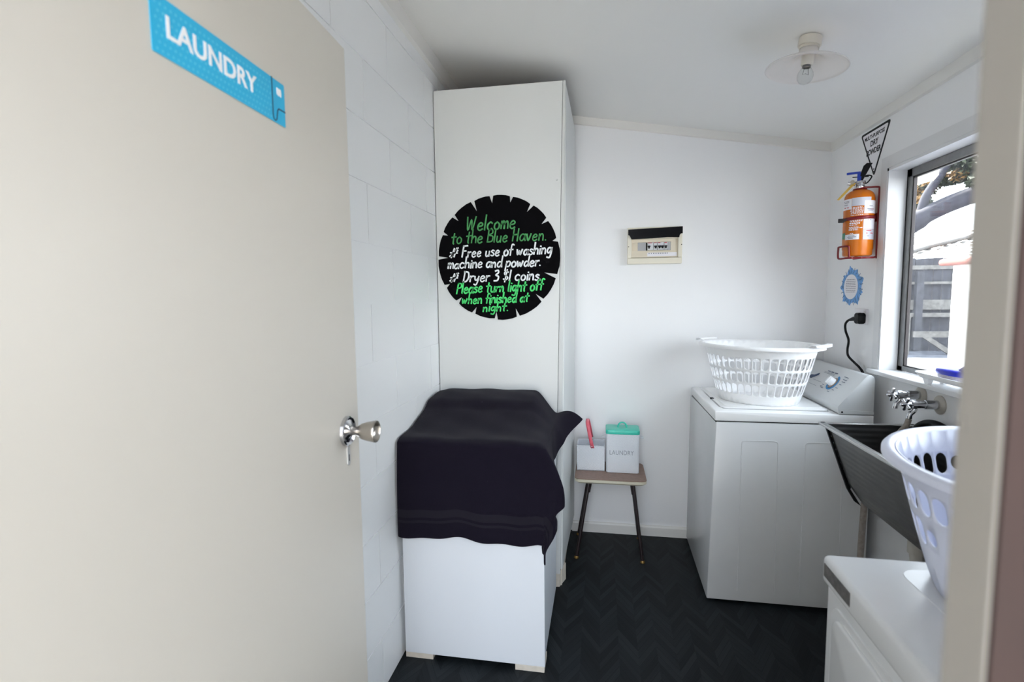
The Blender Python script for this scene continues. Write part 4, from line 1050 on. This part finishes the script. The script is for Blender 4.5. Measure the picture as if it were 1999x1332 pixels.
# its wire bracket, screwed to the wall
wb = thing('extinguisher_bracket', (XR, 2.56, 1.70), 'dark red wire wall bracket with strap around the orange fire extinguisher', 'bracket')
def ca(t, k=.004, z=0): a = V0+t; return (EXx+(ER+k)*math.cos(a), EXy+(ER+k)*math.sin(a), z)
mb = MB(); r_ = .0042
zb_ = 1.571
wall = lambda y, z: (XR-.005, y, z)
mb.tube(spline([wall(EXy-.030, 1.872), wall(EXy-.030, 1.60), (XR-.010, EXy-.036, zb_+.004), (EXx+.02, EXy-.052, zb_), (EXx-.03, EXy-.035, zb_), ca(-.3, .004, zb_), ca(-.65, .010, zb_), ca(-1.2, .010, zb_), ca(-1.35, .014, zb_+.008), ca(-1.35, .014, zb_+.045), ca(-1.25, .012, zb_+.052), ca(-.62, .006, zb_+.052), ca(-.50, .006, zb_+.045), ca(-.45, .006, zb_+.005), ca(-.30, .006, zb_)], 4), r_, 8)
mb.tube(spline([wall(EXy-.030, 1.872), (XR-.012, EXy-.030, 1.876), (EXx+.012, EXy-.030, 1.876), (EXx+.0, EXy-.026, 1.875)], 4), r_, 8)
mb.tube([wall(EXy+.050, 1.86), wall(EXy+.050, 1.60), (EXx, EXy+.03, zb_), (EXx, EXy-.05, zb_)], r_, 8)
mb.box(XR-.008, XR, EXy-.032, EXy+.055, 1.73, 1.765)
mb.build('wire_frame', 'red_paint', wb, 60)
mb = MB(); zs = 1.744; b = bmesh.new(); rows = []
for k in range(25):
    t = -1.15+k*(2.75/24); a = V0+t; z_ = zs-.003+.006*k/24
    rows.append([b.verts.new((EXx+(ER+.0032)*math.cos(a), EXy+(ER+.0032)*math.sin(a), z_+d)) for d in (-.007, .007)])
for k in range(24): b.faces.new((rows[k][0], rows[k+1][0], rows[k+1][1], rows[k][1]))
mb.add(b); sp = mb.build('strap', 'red_paint', wb, 60); so = sp.modifiers.new('t', 'SOLIDIFY'); so.thickness = .0016
bx = Vector(ca(-1.0, .008, zs-.005))
mb = MB(); bf = frame(bx, (.914, -.405, 0), (0, 0, 1)); mb.box(-.020, .004, -.010, .008, -.003, .006, bev=.002, mx=bf); mb.box(-.012, .012, -.005, .005, .004, .009, bev=.001, mx=bf); mb.build('buckle', 'alu_dark', wb)

ov = thing('oval_sticker', (XR, 2.735, 1.447), 'white oval notice sticker with blue splash border between the extinguisher and power outlet', 'sticker')
pts = []
for k in range(64):
    t = 2*PI*k/64; j = .006*math.sin(5*t+.4)+.005*math.sin(9*t+2)+random.uniform(-.002, .006)
    if k % 7 == 0: j += .010
    pts.append((2.738+(.100+j)*math.cos(t)*1.0, 1.447+(.082+j*.9)*math.sin(t)))
MB().prism(pts, 'x', XR-.0010, XR-.0002).build('splash_border', 'oval_blue', ov)
mb = MB()
for k in range(64):
    t = 2*PI*k/64
    if k % 3 == 0:
        q = [(2.738+r_*.100*math.cos(t+dt_), 1.447+r_*.082*math.sin(t+dt_)) for r_, dt_ in ((.82, 0), (.95, .06), (1.10, .05))]
        ribbon(mb, [(-a, b_) for a, b_ in q], .003, .0003, frame((XR-.0010, 0, 0), (0, -1, 0), (0, 0, 1)))
mb.build('splash_lines', 'oval_dark', ov)
MB().prism([(2.745+.070*math.cos(2*PI*k/48), 1.447+.060*math.sin(2*PI*k/48)) for k in range(48)], 'x', XR-.0015, XR-.0006).build('face', 'label_white', ov)
mb = MB()
for i in range(8):
    z = 1.480-i*.0085; hw = .050*math.sqrt(max(.1, 1-((z-1.447)/.06)**2)); y = 2.745+hw
    while y > 2.745-hw:
        d = random.uniform(.006, .016); mb.box(XR-.0018, XR-.0014, max(y-d, 2.745-hw), y, z, z+.003); y -= d+.004
mb.build('print_lines', 'print_grey', ov)

po = thing('power_outlet', (XR, 2.622, 1.305), 'white wall power outlet beside the window under the blue oval sticker', 'outlet')
MB().prism(rrect(2.566, 2.678, 1.272, 1.344, .006), 'x', XR-.010, XR, bev=.002, seg=2).build('cover_plate', 'label_white', po, 40)
MB().prism(rrect(2.582, 2.592, 1.322, 1.334, .002), 'x', XR-.014, XR-.009, bev=.001, seg=1).build('switch', 'label_white', po)
pc = thing('power_lead', (XR-.01, 2.60, 1.30), 'black power cord plugged into the wall outlet, dropping behind the washing machine', 'cord')
mb = MB(); mb.prism(rrect(2.562, 2.612, 1.277, 1.325, .012), 'x', XR-.010, XR-.042, bev=.008, seg=3)
mb.tube([(XR-.030, 2.600, 1.300), (XR-.034, 2.628, 1.297), (XR-.038, 2.655, 1.291)], [.013, .010, .006], 12); mb.build('plug', 'rubber', pc, 50)
mb = MB(); mb.tube(spline([(XR-.034, 2.630, 1.297), (XR-.040, 2.664, 1.288), (XR-.044, 2.683, 1.268), (XR-.044, 2.676, 1.235), (XR-.042, 2.648, 1.195), (XR-.042, 2.655, 1.150), (XR-.040, 2.648, 1.120), (XR-.034, 2.60, 1.095), (XR-.028, 2.560, 1.075), (XR-.022, 2.540, 1.045), (XR-.020, 2.54, .95), (XR-.022, 2.55, .80)], 6), .0052, 10); mb.build('cable', 'rubber', pc, 60)

# ================================================================== outside the window
struct(MB().box(-14, 40, -14, 45, -.12, -.07).build('ground', 'concrete'))
struct(MB().box(-1.15, -1.0, -4.2, .22, -.1, 2.9).build('sky_blocker_left', 'blocker_paint'))  # added unseen wall, keeps sky light off the jamb and washer side
struct(MB().box(1.1, 1.25, -4.2, .22, -.1, 2.6).build('sky_blocker_right', 'blocker_paint'))  # added unseen wall, dims the sky light on the near part of the door
struct(MB().box(1.75, 30, -6, 21, -.1, -.045).build('garden_ground', 'garden_soil'))
struct(MB().box(-1.3, .95, -.12, .224, 2.22, 2.30).build('sky_blocker_eave', 'cladding'))  # added unseen overhang, shades door top and jamb from the high sky
ob = thing('garden_building', (6.3, 8, -.07), 'white rendered outbuilding with pinkish roof edge outside the window', 'building')
MB().box(6.0, 9.0, 2.0, 10.12, -.07, 1.86).build('wall', 'render_white', ob)
MB().box(5.78, 9.2, 1.8, 10.16, 1.86, 1.97, bev=.04, seg=3).build('roof_edge', 'beam_pink', ob)
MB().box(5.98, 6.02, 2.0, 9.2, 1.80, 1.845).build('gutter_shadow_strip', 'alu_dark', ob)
fn = thing('timber_fence', (9, 14.2, -.07), 'dark weathered timber fence with pale rails outside the window', 'fence')
mb = MB()
for k in range(40): mb.box(4.0+k*.2, 4.0+k*.2+.19, 14.2, 14.24, -.07, 2.22+.01*(k % 3))
mb.build('boards', 'fence', fn)
for (z0, z1, yy) in ((1.96, 2.06, 14.16), (1.60, 1.66, 14.10), (.98, 1.22, 14.10), (.80, .90, 14.06)):
    MB().box(4, 12, yy, yy+.05, z0, z1).build('rail', 'fence_rail', fn)
MB().box(7.55, 7.70, 14.0, 14.12, .0, 1.9).build('post', 'fence', fn)
tb2 = thing('trestle', (7.6, 13.2, -.07), 'pale timber trestle with diagonal brace leaning by the dark fence', 'trestle')
MB().box(7.15, 8.4, 13.3, 13.36, .36, .50).build('crossbar', 'fence_rail', tb2)
MB().prism([(7.35, .36), (7.52, .36), (8.1, -.05), (7.95, -.07)], 'y', 13.30, 13.36).build('brace', 'fence_rail', tb2)
MB().box(7.02, 7.08, 13.3, 13.36, -.07, .92).build('post', 'fence_rail', tb2)
nh = thing('neighbour_house', (14, 24, 0), 'neighbouring house with wavy pale tiled hip roof beyond the fence', 'house')
MB().box(8.0, 26, 21.5, 30, -.07, 2.4).build('wall', 'peach', nh)
mb = MB(); nx, ny = 120, 14
def rp(i, j):
    x = 7.0+i*.16; f = j/(ny-1); y = 20.6+f*5.0; z = 2.40+f*1.85+.05*math.sin(x*2*PI/.42)
    return (x, y, z-.06*(0))
for r_i in range(10):
    f0, f1 = r_i/10, (r_i+1)/10
    mb.grid(lambda i, j, f0=f0, f1=f1: (7.0+i*.11, 20.6+(f0+(f1-f0)*j)*4.6, 2.44+(f0+(f1-f0)*j)*1.55+.035*math.sin(i*.11*2*PI/.44)+(.07 if j == 0 else 0)), 170, 2)
mb.build('roof_tiles', 'tile', nh, 60)
mb = MB(); mb.tube([(9.8, 20.6, 2.48), (12.2, 22.2, 3.10), (15.5, 24.2, 3.80)], .09, 8); mb.build('hip_ridge', 'tile_ridge', nh, 60)
MB().box(6.9, 26, 20.5, 20.62, 2.32, 2.45).build('gutter', 'render_white', nh)
MB().prism([(15.3, 3.15), (22, 3.15), (22, 3.95), (18, 4.2)], 'y', 22.0, 22.3).build('gable', 'peach', nh)
struct(MB().prism([(XR+.09, 3.14), (1.60, 3.14), (1.80, 3.20), (1.86, 3.35), (1.80, 3.9), (XR+.09, 3.9)], 'z', 2.05, 2.2).build('trim_5', 'soffit'))

# tree: a leaning trunk, an arching limb and a leafy crown
te = thing('tree', (7.2, 15.6, -.07), 'dark leafy tree with sunlit golden tips and arching bare limb beyond the fence', 'tree')
def rayp(px, py, X):      # real position of a point of the tree seen at distance X east
    d = right*((px-999.5)/1000)+down*((py-666)/1000)+fwd
    return Vector((0, 0, H))+d*(X/d.x)
L1 = [(7.0, 13.6, -.07), (7.0, 13.55, 2.2), (7.55, 14.15, 3.0), (8.0, 14.4, 3.45), (8.6, 14.7, 3.75), (9.3, 15.0, 4.0), (10.2, 15.2, 4.15), (11.5, 15.5, 4.3)]
MB().tube(spline([(7.0, 15.6, -.07), (6.98, 15.3, 1.6), (7.2, 14.6, 2.7), (7.85, 14.4, 3.28), (8.5, 14.2, 3.62), (9.3, 14.2, 3.85), (10.4, 14.3, 4.05)], 6), [.28]*8+[.24]*10+[.20]*19, 12).build('trunk', 'bark', te, 60)
MB().tube(spline([(7.75, 14.45, 3.2), (7.9, 14.5, 3.75), (8.25, 14.6, 4.3), (8.7, 14.9, 4.9), (9.2, 15.4, 5.6)], 6), .10, 10).build('limb', 'bark', te, 60)
def leaves(cl, n, size, seed):
    rnd = random.Random(seed); b = bmesh.new()
    for _ in range(n):
        c, r = rnd.choice(cl)
        while True:
            p = Vector((rnd.uniform(-1, 1), rnd.uniform(-1, 1), rnd.uniform(-1, 1)))
            if p.length < 1: break
        p = Vector(c)+Vector((p.x*r, p.y*r, p.z*r*.8))
        u = Vector((rnd.gauss(0, 1), rnd.gauss(0, 1), rnd.gauss(0, 1))).normalized(); v = u.orthogonal().normalized()
        q = rnd.uniform(.6, 1.3)*size
        b.faces.new([b.verts.new(p+u*q), b.verts.new(p+v*q*.45), b.verts.new(p-u*q), b.verts.new(p-v*q*.45)])
    return b
CL = [((9, 16.85, 4.05), .28), ((9, 16.95, 4.35), .3), ((9, 16.5, 4.35), .32), ((9, 16.65, 3.95), .22), ((9, 16.05, 4.62), .36), ((9, 15.65, 4.85), .42), ((9, 15.2, 4.95), .5), ((9, 14.8, 5.0), .55), ((9, 14.75, 4.5), .45), ((9.1, 15.2, 4.5), .4),
      ((9.2, 14.6, 4.15), .38), ((9, 15.6, 4.42), .3), ((9.1, 14.3, 4.6), .5), ((9, 14.1, 4.0), .4), ((9.2, 14.95, 5.6), .7), ((9.4, 15.8, 5.6), .7), ((9.4, 14, 5.4), .8), ((9, 13.4, 4.6), .7), ((9.6, 13, 5.4), .9), ((9.2, 16.6, 5.2), .6)]
MB().add(leaves(CL, 13000, .085, 3)).build('foliage', 'leaf', te)
CG = [((8.85, 16.75, 3.75), .2), ((8.8, 16.4, 4.25), .2), ((8.8, 16.0, 4.45), .2), ((8.7, 15.2, 4.95), .22), ((8.7, 16.3, 4.0), .15), ((8.7, 15.1, 4.5), .2), ((8.7, 14.7, 4.3), .2)]
MB().add(leaves(CG, 520, .07, 5)).build('sunlit_tips', 'leaf_sunlit', te)  # gold colour stands in for sunlight on the leaves
